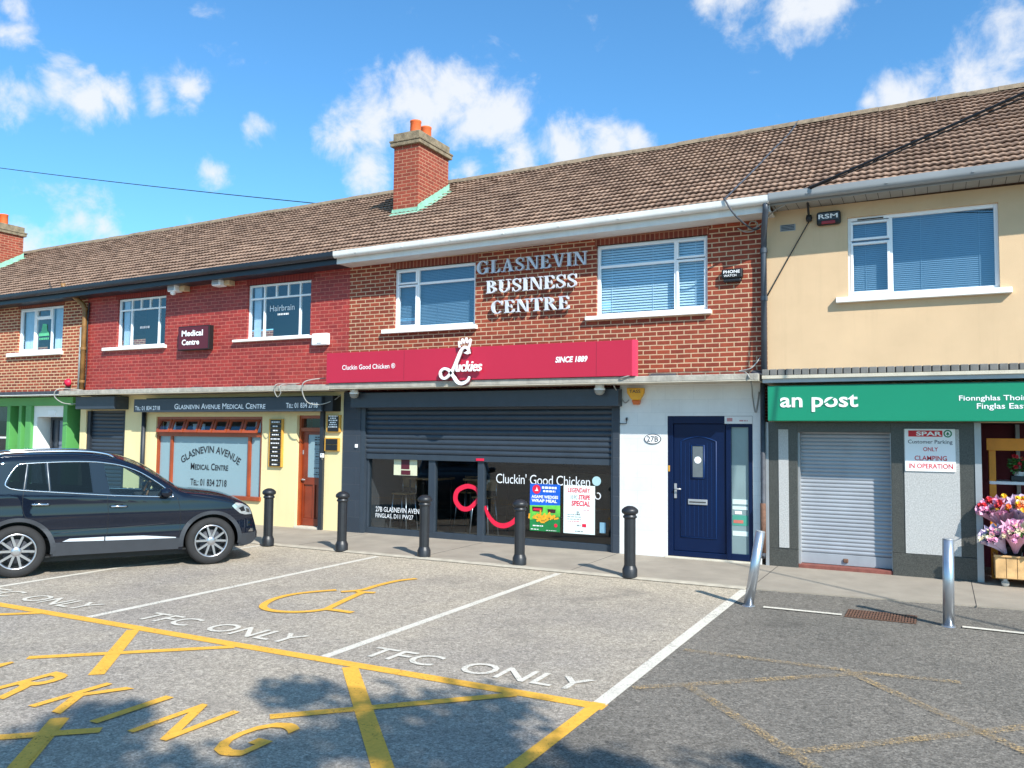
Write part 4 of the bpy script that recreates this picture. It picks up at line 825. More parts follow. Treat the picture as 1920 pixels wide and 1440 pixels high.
# ---- white block wall with the navy door
bC = MB(); wall(bC, -4.465, XD - .1, 0, 2.63, -.004, [(-3.70, -2.43, 0, 2.15)], .1); bC.build('lower_wall', m_block, hC)
dC = box('navy_door', m_navyd, hC, -3.61, -2.83, .03, .07, .13, 2.03, .004)
f = MB(); f.box(-3.70, -3.615, .005, .09, .045, 2.15); f.box(-2.82, -2.745, .005, .09, .045, 2.15); f.box(-2.495, -2.43, .005, .09, .045, 2.15); f.box(-3.615, -2.82, .005, .09, 2.035, 2.15); f.box(-2.745, -2.495, .005, .09, 1.985, 2.15); f.box(-3.615, -2.82, .005, .09, .045, .125); f.box(-2.745, -2.495, .005, .09, .045, .14)
f.build('door_frame', m_navyd, dC, .006)
f = MB(); X0, X1, Z0, Z1 = -3.50, -2.97, .335, 1.77
arch = [(X0, Z0), (X0, Z1)] + [(X0 + (X1 - X0) * k / 10, Z1 + .07 * math.sin(math.pi * k / 10)) for k in range(1, 10)] + [(X1, Z1), (X1, Z0), (X0, Z0)]
f.tube([(a, .03, b) for a, b in arch], .012, 6); f.tube([(-3.335, .028, 1.22), (-3.335, .028, 1.71), (-3.15, .028, 1.71), (-3.15, .028, 1.22), (-3.335, .028, 1.22)], .016, 6)
for k in range(1, 8): x = X0 + (X1 - X0) * k / 8; f.box(x - .003, x + .003, .0275, .031, Z0 + .02, 1.2); 
for k in (1, 2, 6, 7): x = X0 + (X1 - X0) * k / 8; f.box(x - .003, x + .003, .0275, .031, 1.2, Z1 - .02)
f.build('moulding', mat('navy_moulding', (12, 44, 90), .45, .05, spec=.3), dC)
MB().box(-3.32, -3.165, .024, .029, 1.235, 1.695).build('door_glass', mat('dim_frosted', (96, 104, 108), .2, .15, 3), dC)
MB().disc(-3.242, 1.49, .052, .021, .0238).build('round_sticker', m_lw, dC)
MB().box(-3.60, -3.565, .012, .03, .91, 1.13).tube([(-3.583, .012, 1.05), (-3.583, -.03, 1.05), (-3.485, -.03, 1.05)], .011).build('door_handle', m_alu, dC)
lbx = MB().box(-3.39, -3.10, .012, .03, .825, .905).build('letterbox', m_alu, dC, .004); box('flap', m_soffd, lbx, -3.37, -3.12, .008, .012, .855, .872)
box('side_light', mat('sidelight_glass', (124, 144, 146), .15, .1, 2), hC, -2.745, -2.495, .04, .05, .14, 1.985)
t = MB()
for z0_, z1_ in ((.86, .93), (.78, .83), (.40, .47)): t.box(-2.735, -2.51, .036, .04, z0_, z1_)
t.each('paper_notice', mat('paper', (206, 222, 216), .7, .04), hC)
MB().box(-2.735, -2.51, .0365, .04, .55, .70).each('paper_notice', mat('paper_teal', (70, 150, 130), .7, .1), hC); MB().box(-2.72, -2.58, .034, .0365, .585, .63).each('paper_notice', mat('paper_red', (196, 110, 96), .7, .1), hC); MB().box(-2.70, -2.6, .034, .0365, .715, .76).each('paper_notice', m_lw, hC)
t = MB().box(-2.835, -2.435, .0, .0045, 2.035, 2.145).build('transom_notice', mat('paper_white', (220, 218, 214), .7, .05), hC); t2 = MB(); rn = random.Random(2); scribble(t2, -2.62, -2.5, 2.07, .02, -.0015, rn, jit=.1); t2.box(-2.80, -2.72, -.002, .0, 2.07, 2.12); t2.build('lettering', mat('pink_ink', (190, 130, 130), .6), t)
box('door_step', m_conc2, hC, -3.73, -2.42, -.06, .1, 0, .043, .008)
box('dark_hall_backing', m_dark, hC, -3.7, -2.4, .5, .52, 0, 2.2)  # dark sheet standing in for the unlit hall behind the navy door
box('mounting_plate', m_gold, hC, -3.69, -3.665, -.002, .006, 1.31, 1.40)

# ---- post office front
g = MB(); g.box(-2.20, -1.81, -.02, .25, .27, 2.06); g.box(-.60, .387, -.02, .25, .32, 2.06); g.box(-1.81, -.60, -.02, .25, 1.92, 2.06); g.box(-2.20, -1.81, -.03, .25, 0, .268); g.box(-.60, .387, -.03, .25, 0, .318)
g.build('granite_cladding', m_granite, hD, .004)
MB().box(-2.065, -1.93, -.028, -.018, .285, 1.957).box(-.44, .212, -.03, -.018, .325, 1.97).each('light_panel', m_granl, hD)
box('lower_wall', m_cream, hD, -2.2, 5, .0, .2, 2.06, 2.62)
ss = shutter(hD, -1.79, -.61, .075, 1.92, .155, m_shut, .054, .013, .15)
MB().box(-1.81, -1.785, .04, .19, .07, 1.92).box(-.615, -.60, .04, .19, .07, 1.92).each('shutter_guide', m_alu, hD)
box('lock', m_rust, ss, -1.235, -1.17, .11, .14, .115, .17, .01)
box('door_step', m_step, hD, -1.81, -.60, -.012, .2, .0, .07, .006)
MB().box(.387, .463, -.03, .12, 0, 2.06).box(-2.25, -2.203, -.03, .05, 0, 2.06).each('metal_jamb', m_alu, hD)
MB().box(.463, 3.2, 1.6, 1.65, 0, 2.3).build('entrance_rear_wall', mat('crimson_wall', (104, 18, 40), .6, .15, 2), hD)
MB().box(.463, .47, .12, 1.6, 0, 2.3).build('entrance_side_wall', mat('crimson_side', (110, 20, 44), .6, .15, 2), hD)
MB().box(.463, 3.2, .2, 1.6, 2.06, 2.3).build('entrance_ceiling', m_soffd, hD); MB().box(3.2, 5, -.02, .25, 0, 2.06).build('right_pier', m_granite, hD)
MB().box(.95, 1.0, 1.5, 1.6, 0, 2.1).build('door_bar', m_alu, hD)
ap = thing('shop_sign', (.5, -.42, 2.07), 'long emerald green post office fascia sign with white lettering', 'sign')
box('panel', m_greeng, ap, -2.14, 4.2, -.42, -.02, 2.07, 2.56, .008)
t = MB(); text(t, 'an post', -1.97, -.97, 2.195, 2.425, -.426, .018, depth=.003); t.build('lettering', m_lw, ap)
t = MB(); text(t, 'Fionnghlas Thoir', .215, .95, 2.31, 2.395, -.424, .008); text(t, 'Finglas East', .41, .95, 2.205, 2.295, -.424, .008); t.build('lettering', m_lw, ap)
t = MB(); ribbon(t, [(-1.43, 2.28), (-1.35, 2.33), (-1.29, 2.37), (-1.24, 2.40)], [.004, .02, .02, .004], -.4335, -.432); t.build('swoosh', m_greeng, ap)
ps = thing('parking_sign', (-.1, -.04, 1.41), 'white supermarket parking notice with red clamping warning on the pale granite panel', 'sign')
box('board', m_lw, ps, -.43, .168, -.045, -.031, 1.412, 1.975, .003)
MB().box(-.385, .02, -.048, -.045, 1.872, 1.953).build('red_band', mat('supermarket_red', (204, 28, 40), .5), ps); t = MB(); text(t, 'SPAR', -.29, .012, 1.885, 1.94, -.0495, .03); t.build('lettering', m_lw, ps)
t = MB(); t.disc(.082, 1.913, .05, -.048, -.045); t.build('round_emblem', mat('emblem_green', (20, 120, 80), .5), ps); t = MB(); t.disc(.082, 1.913, .034, -.0495, -.0481); t.build('emblem_centre', m_lw, ps); t = MB(); t.prism([(.082, 1.94), (.105, 1.9), (.059, 1.9)], -.051, -.0496).box(.077, .087, -.051, -.0496, 1.885, 1.9); t.build('emblem_tree', bpy.data.materials['emblem_green'], ps)
t = MB(); text(t, 'Customer Parking', -.39, .135, 1.765, 1.83, -.0465, .006); t.build('lettering', m_ink, ps)
t = MB(); text(t, 'ONLY', -.21, -.035, 1.68, 1.735, -.0465, .015); text(t, 'CLAMPING', -.315, .067, 1.557, 1.62, -.0465, .015); text(t, 'IN OPERATION', -.385, .135, 1.452, 1.517, -.0465, .015); t.build('lettering', bpy.data.materials['supermarket_red'], ps)

# ------------------------------------------------------------------ things fixed to the fronts
mc = thing('medical_sign', (-13.8, -.1, 3.53), 'square maroon box sign reading Medical Centre between the painted brick windows', 'sign')
box('box', m_black, mc, -14.235, -13.335, -.13, -.003, 3.53, 4.035, .008); box('face', m_maroon, mc, -14.215, -13.355, -.135, -.131, 3.55, 4.015)
t = MB(); text(t, 'Medical', -14.12, -13.50, 3.82, 3.945, -.139, .03); text(t, 'Centre', -14.11, -13.60, 3.635, 3.755, -.139, .03); t.build('lettering', m_lw, mc)
t = MB(); rn = random.Random(4); text(t, 'Hairbrain', -11.88, -11.24, 4.245, 4.365, .072, .008); scribble(t, -11.68, -11.38, 4.16, .035, .072, rn, jit=.05); tag(t.build('window_lettering', m_decal), 'white hair salon lettering on the window beside the white alarm box', 'lettering')
t = MB(); rn = random.Random(8); scribble(t, -15.68, -15.36, 4.09, .05, .072, rn, jit=.05); tag(t.build('window_lettering', mat('faint_decal', (150, 160, 170), .6)), 'faint small white lettering on the painted brick window nearest the brown downpipe', 'lettering')
t = MB(); t.prism([(-19.24, 4.08), (-18.84, 4.08), (-18.86, 4.17), (-18.92, 4.2), (-18.94, 4.36), (-19.1, 4.38), (-19.14, 4.2), (-19.22, 4.16)], .068, .072); rn = random.Random(9); scribble(t, -19.22, -18.84, 3.99, .05, .071, rn, jit=.05)
tag(t.build('window_sticker', mat('mint_sticker', (96, 190, 140), .6)), 'mint green sticker in the middle pane of the far left window', 'sticker')
def seclight(x, z, label, turn):
    o = thing('security_light', (x, 0, z), label, 'light', 'security lights under the dark eave')
    box('bracket', m_cream, o, x + .05, x + .2, -.16, 0, z - .04, z + .13, .01)
    b = MB().box(x - .19, x + .05, -.27, -.05, z - .06, z + .1).build('lamp_housing', m_upvc, o, .03)
    MB().box(x - .16, x + .02, -.276, -.27, z - .035, z + .07).build('lens', m_shut, b)
    if turn: MB().lathe([(.0, -.07), (.05, -.05), (.06, 0)], (x - .08, -.2, z - .06), 12).build('sensor', m_upvc, o)
seclight(-14.27, 4.83, 'cream security light above the maroon sign, left of the pair', True); seclight(-12.98, 4.86, 'cream security light beside the hair salon window, right of the pair', False)
ab = thing('alarm_box', (-10.45, 0, 3.5), 'plain white box on the painted brick right of the hair salon window', 'alarm box')
box('cover', m_upvc, ab, -10.64, -10.27, -.11, 0, 3.50, 3.725, .02); box('label_plate', m_shut, ab, -10.5, -10.4, -.114, -.109, 3.53, 3.545)
pw_ = thing('alarm_box', (-2.7, 0, 4.13), 'black alarm box with small white lettering on the orange brick near the downpipe', 'alarm box')
MB().box(-2.85, -2.545, -.09, 0, 4.18, 4.325).build('cover', m_black, pw_, .02); MB().box(-2.83, -2.565, -.075, 0, 4.13, 4.185).build('strobe', m_blackp, pw_, .02)
t = MB(); text(t, 'PHONE', -2.82, -2.58, 4.255, 4.30, -.094, .02); text(t, 'WATCH', -2.815, -2.63, 4.205, 4.238, -.094, .01); t.build('lettering', m_lw, pw_)
ra = thing('alarm_box', (-1.35, 0, 4.84), 'black alarm box with white letters and a red strobe on the cream wall', 'alarm box')
MB().box(-1.51, -1.188, -.085, 0, 4.84, 5.035).build('cover', m_black, ra, .035, 3); MB().box(-1.49, -1.208, -.09, -.08, 4.905, 5.015).build('face', m_anth, ra, .01); MB().box(-1.44, -1.26, -.092, -.08, 4.85, 4.895).build('strobe', mat('strobe_red', (150, 20, 26), .3), ra, .012)
t = MB(); text(t, 'RSM', -1.48, -1.225, 4.925, 4.99, -.095, .02); t.build('lettering', m_lw, ra)
MB().box(-2.017, -1.805, -.006, .01, 4.822, 4.917).build('air_vent', m_gutg, hD); va = MB()
for k in range(4): va.box(-2.0, -1.82, -.008, -.005, 4.836 + k * .021, 4.846 + k * .021)
va.build('vent_slots', m_black, hD)
ta = thing('alarm_box', (-4.19, 0, 2.32), 'yellow shield shaped alarm box on the white block wall', 'alarm box')
MB().prism([(-4.33, 2.585), (-4.05, 2.58), (-4.06, 2.50), (-4.115, 2.395), (-4.245, 2.395), (-4.32, 2.50)], -.09, -.005).build('cover', mat('amber_cover', (228, 164, 28), .4, .08), ta, .012)
MB().prism([(-4.245, 2.393), (-4.115, 2.393), (-4.135, 2.325), (-4.225, 2.325)], -.085, -.005).build('strobe', mat('strobe_orange', (206, 98, 24), .35), ta, .008)
t = MB(); text(t, 'TASS', -4.28, -4.10, 2.505, 2.555, -.094, .012); t.build('lettering', m_ink, ta)
np_ = thing('number_plaque', (-3.93, 0, 1.72), 'white oval house number plaque reading 27B beside the navy door', 'plaque')
MB().disc(-3.93, 1.797, .133, -.016, -.005, 32, .078).build('rim', m_ink, np_); MB().disc(-3.93, 1.797, .121, -.019, -.0165, 32, .067).build('face', m_lw, np_); t = MB(); text(t, '27B', -4.02, -3.84, 1.755, 1.84, -.0215, .01); t.build('lettering', m_ink, np_)
wb = MB().tube([(-4.46, -.03, 2.03), (-4.35, -.03, 2.03), (-4.345, -.03, 2.10)], .008, 6).tube([(-4.345, -.03, 2.08), (-4.345, -.03, 2.125)], .016, 6).build('wall_hook', m_ink); tag(wb, 'small dark hooked bracket on the edge of the white block wall', 'bracket')
def camera_(x, label):
    o = thing('dome_camera', (x, -.3, 2.55), label, 'camera', 'dome cameras under the canopy')
    MB().lathe([(.0, .09), (.07, .09), (.07, .04), (.085, .03), (.085, -.0)], (x, -.3, 2.545), 16).build('housing', m_upvc, o)
    MB().lathe([(.08, 0), (.075, -.04), (.045, -.07), (0, -.08)], (x, -.3, 2.545), 16).build('dome', m_soff, o)
camera_(-9.44, 'white dome camera under the left end of the crimson sign'); camera_(-4.69, 'white dome camera under the right end of the crimson sign')
def plaque(x0, x1, z0, z1, label, rows, seed, blank=False):
    o = thing('plaque_board', ((x0 + x1) / 2, 0, z0), label, 'plaque'); box('frame', m_gold, o, x0, x1, -.05, -.002, z0, z1, .006)
    h = (z1 - z0 - .03) / rows
    rn = random.Random(seed); t = MB()
    for k in range(rows):
        za = z0 + .018 + k * h; box('plate', m_plq, o, x0 + .04, x1 - .03, -.058, -.051, za, za + h - .008)
        if not blank:
            for q in range(1 if h < .1 else max(1, int(h / .045))): scribble(t, x0 + .06, x1 - .05, za + h * .25 + (q * .04), min(.022, h * .3), -.061, rn, jit=.5)
    if not blank: t.build('lettering', m_lw, o)
plaque(-11.705, -11.36, 1.165, 2.10, 'tall ochre framed board of black name plaques left of the timber door', 11, 21)
plaque(-10.28, -9.955, 1.85, 2.175, 'square black lettered plaque in an ochre frame right of the timber door', 1, 22)
plaque(-10.315, -9.975, 1.495, 1.745, 'two blank black plates in an ochre frame below the lettered plaque', 2, 23, True)
ic = thing('intercom', (-10.34, -.06, 1.36), 'small white intercom on the dark post right of the timber door', 'intercom'); box('case', m_upvc, ic, -10.37, -10.30, -.10, -.06, 1.375, 1.45, .006); box('button', m_anth, ic, -10.35, -10.32, -.104, -.1, 1.42, 1.435); MB().tube([(-10.335, -.08, 1.375), (-10.335, -.075, 1.33)], .008, 6).build('lead', m_wiregrey, ic)
ks = box('key_switch', m_upvc, None, -9.60, -9.55, -.05, -.02, 1.57, 1.635, .006); tag(ks, 'small white key switch on the dark tiled restaurant pier', 'switch')
lbz = thing('letterbox_bank', (-19.45, -.02, 1.3), 'white and dark letterbox plates stacked between two green pillars', 'letterbox'); box('white_plate', m_upvc, lbz, -19.47, -19.35, .09, .118, 1.5, 1.79); box('dark_plate', m_anthd, lbz, -19.47, -19.36, .1, .118, 1.30, 1.49); t = MB(); rn = random.Random(6)
for k in range(6): scribble(t, -19.455, -19.37, 1.75 - k * .043, .02, .088, rn, jit=.2)
t.build('lettering', m_redd, lbz)
bell = thing('alarm_bell', (-17.87, -.1, 2.71), 'small round red bell standing on the ledge beside the brown downpipe', 'bell'); MB().lathe([(0, -.09), (.06, -.08), (.09, -.03), (.095, 0), (0, 0)], (-17.87, -.05, 2.93), 16, 'y').build('bell_dome', m_redd, bell); MB().tube([(-17.87, -.03, 2.72), (-17.87, -.03, 2.93)], .03, 8).build('stem', m_black, bell)
# downpipes
dp = MB().tube([(-17.66, -.44, 5.16), (-17.655, -.42, 5.06), (-17.58, -.25, 4.92), (-17.42, -.09, 4.72), (-17.37, -.07, 4.60), (-17.375, -.07, 2.72)], .055, 10)
for z in (4.6, 3.7, 2.95): dp.lathe([(.065, -.03), (.065, .03)], (-17.37, -.07, z), 12)
dp.build('downpipe', m_pipeb, hB); MB().tube([(-17.50, -.05, 4.2), (-17.51, -.05, 2.72)], .03, 8).build('waste_pipe', m_gutg, hA)
dp = MB().tube([(-2.14, -.46, 5.17), (-2.14, -.45, 5.05), (-2.2, -.25, 4.82), (-2.235, -.08, 4.66), (-2.24, -.075, 4.5), (-2.245, -.075, 2.74)], .042, 10)
for z in (4.55, 3.85): dp.lathe([(.052, -.035), (.052, .035)], (-2.24, -.075, z), 12)
dp.build('downpipe', m_pipe, hC)
dp = MB().tube([(-2.27, -.07, 2.62), (-2.275, -.07, .22), (-2.275, -.14, .14)], .035, 10); dp.build('lower_downpipe', m_lead, hC); MB().tube([(-2.275, -.09, .9), (-2.275, -.09, .2)], .04, 8).build('rust_sleeve', m_rust, hC)

# ------------------------------------------------------------------ cables
def cable(name, pts, r, m, label, k=6): o = MB().tube(catmull(pts, k), r, 6).build(name, m); return tag(o, label, 'cable')
def sag(a, b, s, n=14): a, b = Vector(a), Vector(b); return [tuple(a.lerp(b, i / n) - Vector((0, 0, s * 4 * (i / n) * (1 - i / n)))) for i in range(n + 1)]
cable('overhead_cable', [(-1.615, -.03, 4.97), (-1.60, -.25, 5.12), (-1.585, -.47, 5.27)] + sag((-1.57, -.5, 5.27), (9.0, -8.85, 6.45), .12), .016, m_wire, 'thick black overhead cable running from the cream wall bracket up to the right', 3)
cable('overhead_cable', sag((-1.58, -.48, 5.25), (9.0, -8.9, 6.43), .16), .009, m_wire, 'thinner black overhead cable hanging just below the thick one', 2)
ins = MB().lathe([(0, -.05), (.035, -.045), (.045, 0), (.035, .045), (0, .05)], (-1.612, -.05, 4.965), 12).build('cable_bracket', m_wire); tag(ins, 'black round cable bracket on the cream wall beside the lettered alarm box', 'bracket')
cable('wall_cable', [(-1.612, -.03, 4.93), (-1.9, -.02, 4.43), (-2.2, -.03, 3.89)], .008, m_wire, 'black cable slanting down the cream wall to the dark downpipe', 4)
rz_ = lambda y: EAVE_Z + zoff(-2.4) + SL * (y - EAVE_Y) + .07
cable('roof_cable', [(-2.2, 3.2, rz_(3.2) + .06), (-2.28, 2.6, rz_(2.6)), (-2.42, 1.6, rz_(1.6)), (-2.52, .8, rz_(.8)), (-2.64, .0, rz_(0)), (-2.7, -.45, rz_(-.45)), (-2.69, -.54, 5.24), (-2.55, -.5, 5.0), (-2.38, -.2, 4.86), (-2.3, -.05, 4.9)], .014, m_lead, 'dark grey cable trailing from the ridge down the tiles to the white gutter')
cable('looped_cable', [(-2.62, -.02, 4.93), (-2.5, -.05, 4.86), (-2.37, -.06, 4.87), (-2.33, -.06, 4.97), (-2.42, -.07, 5.0), (-2.45, -.06, 4.9), (-2.3, -.07, 4.93), (-2.05, -.3, 5.06), (-1.75, -.4, 5.16), (-1.6, -.45, 5.24)], .009, m_wiregrey, 'tangled grey cable looping under the gutter beside the dark downpipe')
cable('looped_cable', [(-4.1, -.57, 2.74), (-4.25, -.57, 2.70), (-4.42, -.4, 2.62), (-4.45, -.1, 2.5), (-4.38, -.02, 2.36), (-4.31, -.02, 2.4)], .009, m_wiregrey, 'grey cable drooping from the ledge to the yellow shield alarm')
cable('looped_cable', [(-2.3, -.05, 3.0), (-2.42, -.12, 2.84), (-2.6, -.1, 2.80), (-2.45, -.4, 2.76), (-2.36, -.57, 2.68), (-2.38, -.3, 2.58), (-2.42, -.03, 2.4), (-2.38, -.02, 2.2), (-2.33, -.02, 2.5)], .01, m_wiregrey, 'pale cable looping over the ledge above the navy door')
cable('looped_cable', [(-10.2, -.2, 2.86), (-10.35, -.57, 2.78), (-10.42, -.58, 2.62), (-10.36, -.5, 2.40), (-10.2, -.35, 2.36), (-10.0, -.2, 2.44), (-9.95, -.05, 2.55)], .011, m_wiregrey, 'pale thick cable looping down at the left end of the crimson sign')
cable('looped_cable', [(-11.0, -.1, 2.76), (-11.05, -.56, 2.74), (-11.1, -.57, 2.62), (-11.03, -.56, 2.50), (-10.95, -.56, 2.58), (-10.96, -.56, 2.72), (-10.9, -.1, 2.78)], .008, m_wiregrey, 'small pale cable loop over the ledge above the timber door')
cable('looped_cable', [(-17.3, -.1, 2.75), (-17.45, -.56, 2.75), (-17.55, -.6, 2.6), (-17.45, -.5, 2.46), (-17.25, -.4, 2.42), (-17.1, -.2, 2.45)], .012, m_wiregrey, 'pale thick cable looping over the ledge below the brown downpipe')
cable('wall_cable', [(-17.28, -.03, 4.75), (-17.3, -.04, 4.2), (-17.29, -.03, 3.4), (-17.31, -.04, 2.8)], .016, m_wire, 'black cables running down beside the brown downpipe')
cable('eave_cable', [(-18.05, -.5, 5.22), (-17.95, -.5, 5.06), (-17.78, -.25, 4.9), (-17.6, -.03, 4.75), (-17.5, -.02, 4.55)], .014, m_wire, 'black cable hanging from the dark gutter left of the brown downpipe', 4)
cable('rear_cable', sag((-11.5, 4.0, 7.2), (-34.0, 4.0, 11.95), .1), .012, m_wire, 'thin dark cable crossing the sky at the left behind the roof', 2)

# ------------------------------------------------------------------ bollards, posts, grate
def bollard():
    o = thing('bollard', (0, 0, 0), '', 'bollard', 'black cast iron bollards along the pavement')
    MB().lathe([(.098, 0), (.098, .10), (.09, .115), (.08, .14), (.076, .15)], n=24).build('base', m_blackp, o)
    MB().lathe([(.074, .15), (.074, .76)], n=48, fl=lambda k: 1 - .05 * (k % 4 == 0)).build('shaft', m_blackp, o)
    MB().lathe([(.076, .755), (.09, .765), (.09, .785), (.078, .795), (.078, .81), (.10, .82), (.108, .835), (.108, .86), (.10, .875), (.07, .90), (.035, .915), (0, .918)], n=28).build('cap', m_blackp, o)
    return o
b0 = bollard()
for i, ((x, y), l) in enumerate((((-9.71, -2.1), 'black fluted bollard nearest the dark car, before the yellow wall'), ((-8.32, -1.96), 'black fluted bollard second from the car, before the dark tiled pier'), ((-6.86, -1.86), 'black fluted bollard before the restaurant mullion and its left pane'),
                 ((-5.30, -1.80), 'black fluted bollard before the blue and green poster'), ((-3.62, -1.95), 'black fluted bollard standing before the white block wall'))):
    o = b0 if i == 0 else copy_tree(b0); o.location = (x, y, .015); o['label'] = l; o.rotation_euler.z = i * .7
st = thing('steel_post', (-1.90, -2.99, .004), 'leaning brushed steel post at the corner of the white bay edge line', 'post', 'brushed steel posts')
def spost(o, dx, dy, h):
    p = Vector(o.location); n = MB(); tp = p + Vector((dx, dy, h)); n.tube([p, tp], .052, 20, True); n.build('tube', m_steel, o)
    MB().tube([tp, tp + Vector((dx, dy, h)).normalized() * .008], [.053, .046], 20).build('cap', m_alu, o)
    MB().lathe([(.07, .001), (.062, .01), (.05, .012)], p, 16).build('collar', m_steel, o)
spost(st, .13, .02, .81)
s2 = thing('steel_post', (.035, -2.99, .004), 'upright brushed steel post right of the rusty drain grate', 'post', 'brushed steel posts'); spost(s2, .012, 0, .85)
gr = thing('drain_grate', (-.58, -2.85, .004), 'flat rusty drain grate between the two steel posts', 'drain'); box('grate_tray', m_black, gr, -.92, -.25, -3.06, -2.64, .002, .0062)
gb = MB()
for k in range(24): x = -.91 + k * .0278; gb.box(x, x + .014, -3.05, -2.65, .007, .014)
for k in range(5): y = -3.055 + k * .099; gb.box(-.92, -.25, y, y + .014, .0072, .0125)
gb.build('grate_bars', m_rust, gr)

# ------------------------------------------------------------------ flower stand
or_ = mat('orange_paint', (216, 138, 28), .5, .1, 6)
fs = thing('flower_stand', (1.0, .45, 0), 'orange painted wooden display stand with one shelf in the post office entrance', 'stand')
box('post', or_, fs, .56, .64, .35, .42, .02, 1.86, .004); box('post', or_, fs, 1.92, 2.0, .35, .42, .02, 1.86, .004); box('post', or_, fs, .58, .65, .85, .92, .02, 1.7, .004); box('post', or_, fs, 1.92, 2.0, .85, .92, .02, 1.7, .004)
box('header_board', or_, fs, .535, 2.02, .32, .35, 1.70, 1.86, .004); box('shelf', m_white, fs, .56, 2.0, .34, .92, 1.255, 1.295, .004); box('lower_shelf', wood, fs, .56, 2.0, .34, .92, .55, .59, .004)
leafm = mat('leaf_green', (62, 110, 44), .55, .4, 25); petals = [mat('petal_' + n, c, .6, .15, 40) for n, c in (('red', (206, 40, 50)), ('yellow', (240, 190, 40)), ('pink', (236, 162, 192)), ('orange', (236, 110, 40)), ('cream', (244, 226, 190)))]
def leaf_blob(c, r, n, rn, s, flat=.6):
    mb = MB()
    for i in range(n):
        d = Vector((rn.gauss(0, 1), rn.gauss(0, 1), rn.gauss(0, 1) * flat + .25)).normalized() * r * rn.uniform(.4, 1); p = Vector(c) + d
        a = Vector((rn.gauss(0, 1), rn.gauss(0, 1), rn.gauss(0, 1))).normalized(); b = a.cross(d).normalized() if a.cross(d).length > 1e-4 else Vector((1, 0, 0)); q = s * rn.uniform(.6, 1.3); e = d.normalized()
        mb.add([p - b * q * .4, p + e * q * .6 - b * .0 , p + b * q * .4, p - e * q * .6], [(0, 1, 2, 3)])
    return mb
def bloom(mb, c, r, rn):
    c = Vector(c); k = 9; ax = Vector((rn.gauss(0, .4), -.8, .6)).normalized(); u = ax.cross(Vector((1, 0, 0))).normalized(); v = ax.cross(u)
    for ring in range(2):
        for i in range(k):
            a = 2 * math.pi * (i + ring * .5) / k; rr = r * (1 - .35 * ring); d = u * math.cos(a) + v * math.sin(a); s_ = u * -math.sin(a) + v * math.cos(a)
            mb.add([c + ax * .01 * ring, c + d * rr * .6 + s_ * rr * .3 + ax * (.012 + .015 * ring), c + d * rr + ax * (.004 + .03 * ring), c + d * rr * .6 - s_ * rr * .3 + ax * (.012 + .015 * ring)], [(0, 1, 2, 3)])
for i, (x, l) in enumerate(((.93, 'leafy potted plant with red blooms on the stand shelf'), (1.25, 'leafy potted plant with orange blooms further right on the stand shelf'))):
    rn = random.Random(40 + i); o = thing('potted_plant', (x, .5, 1.295), l, 'plant', 'potted plants on the stand shelf')
    MB().box(x - .12, x + .14, .40, .62, 1.297, 1.37).build('tray', m_blackp, o, .01); MB().lathe([(.05, 0), (.065, .09), (.07, .1)], (x - .02, .5, 1.32), 14).build('pot', m_white, o)
    leaf_blob((x, .5, 1.50), .15, 190, rn, .05).build('foliage', leafm, o)
    for k in range(7): f = MB(); bloom(f, (x + rn.uniform(-.11, .11), .40 + rn.uniform(-.02, .05), 1.54 + rn.uniform(-.07, .10)), .03, rn); f.build('flower', petals[0 if i == 0 else 3], o)
wrap = [mat('wrap_' + n, c, .35, .08, 8) for n, c in (('pink', (228, 172, 198)), ('lilac', (204, 184, 210)), ('cream', (226, 212, 190)))]
def bouquet(x, y, z, L, lean, wi, pi, seed, label):
    rn = random.Random(seed); o = thing('flower_bouquet', (x, y, z), label, 'bouquet', 'wrapped bouquets in the entrance'); ax = Vector((lean, -.55, .8)).normalized(); u = ax.cross(Vector((0, 1, .2))).normalized(); v = ax.cross(u); b = Vector((x, y, z))
    mb = MB(); n = 30
    for lay in range(2):
        o0 = len(mb.v)
        for h in range(5):
            f = h / 4
            for k in range(n):
                a = 2 * math.pi * k / n; rr = (.03 + (.15 + .02 * lay) * f ** 1.3) * L * (1 + (.14 * math.sin(k * 4.2 + seed + lay * 2) + .06 * math.sin(k * 9.1)) * f); hh = f * L * (.62 + .06 * lay) + .05 * L * f * math.sin(k * 2.6 + seed + lay)
                mb.v.append(tuple(b + ax * hh + (u * math.cos(a) + v * math.sin(a)) * rr * 1.5))
        for h in range(4):
            for k in range(n): k2 = (k + 1) % n; mb.f.append((o0 + h * n + k, o0 + h * n + k2, o0 + (h + 1) * n + k2, o0 + (h + 1) * n + k)); mb.sm.append(False)
    mb.build('wrapping', wrap[wi], o)
    lf = leaf_blob(b + ax * L * .55, .17 * L, 60, rn, .05); lf.build('leaves', leafm, o)
    for c in pi:
        for k in range(10): f = MB(); p = b + ax * L * rn.uniform(.58, .72) + (u * rn.gauss(0, .5) + v * rn.gauss(0, .5)) * .24 * L; bloom(f, p, .04, rn); f.build('flower', petals[c], o)
bouquet(.68, .05, .72, .56, -.4, 0, (2, 0), 1, 'pink wrapped bouquet lying furthest left in the upper row of flowers'); bouquet(.86, .08, .72, .6, .1, 1, (1, 3, 4), 2, 'lilac wrapped bouquet of yellow and orange blooms in the upper row'); bouquet(1.08, .06, .72, .6, .35, 0, (0, 2), 3, 'pink wrapped bouquet of red blooms at the right of the upper row')
bouquet(.70, -.15, .42, .52, -.55, 1, (2, 4), 4, 'lilac wrapped bouquet drooping left over the wooden crate'); bouquet(.80, -.18, .44, .58, .0, 0, (2, 4), 5, 'pink wrapped bouquet standing upright in the dark bucket'); bouquet(1.0, -.16, .44, .56, .25, 2, (1, 3), 6, 'cream wrapped bouquet at the right of the lower row')
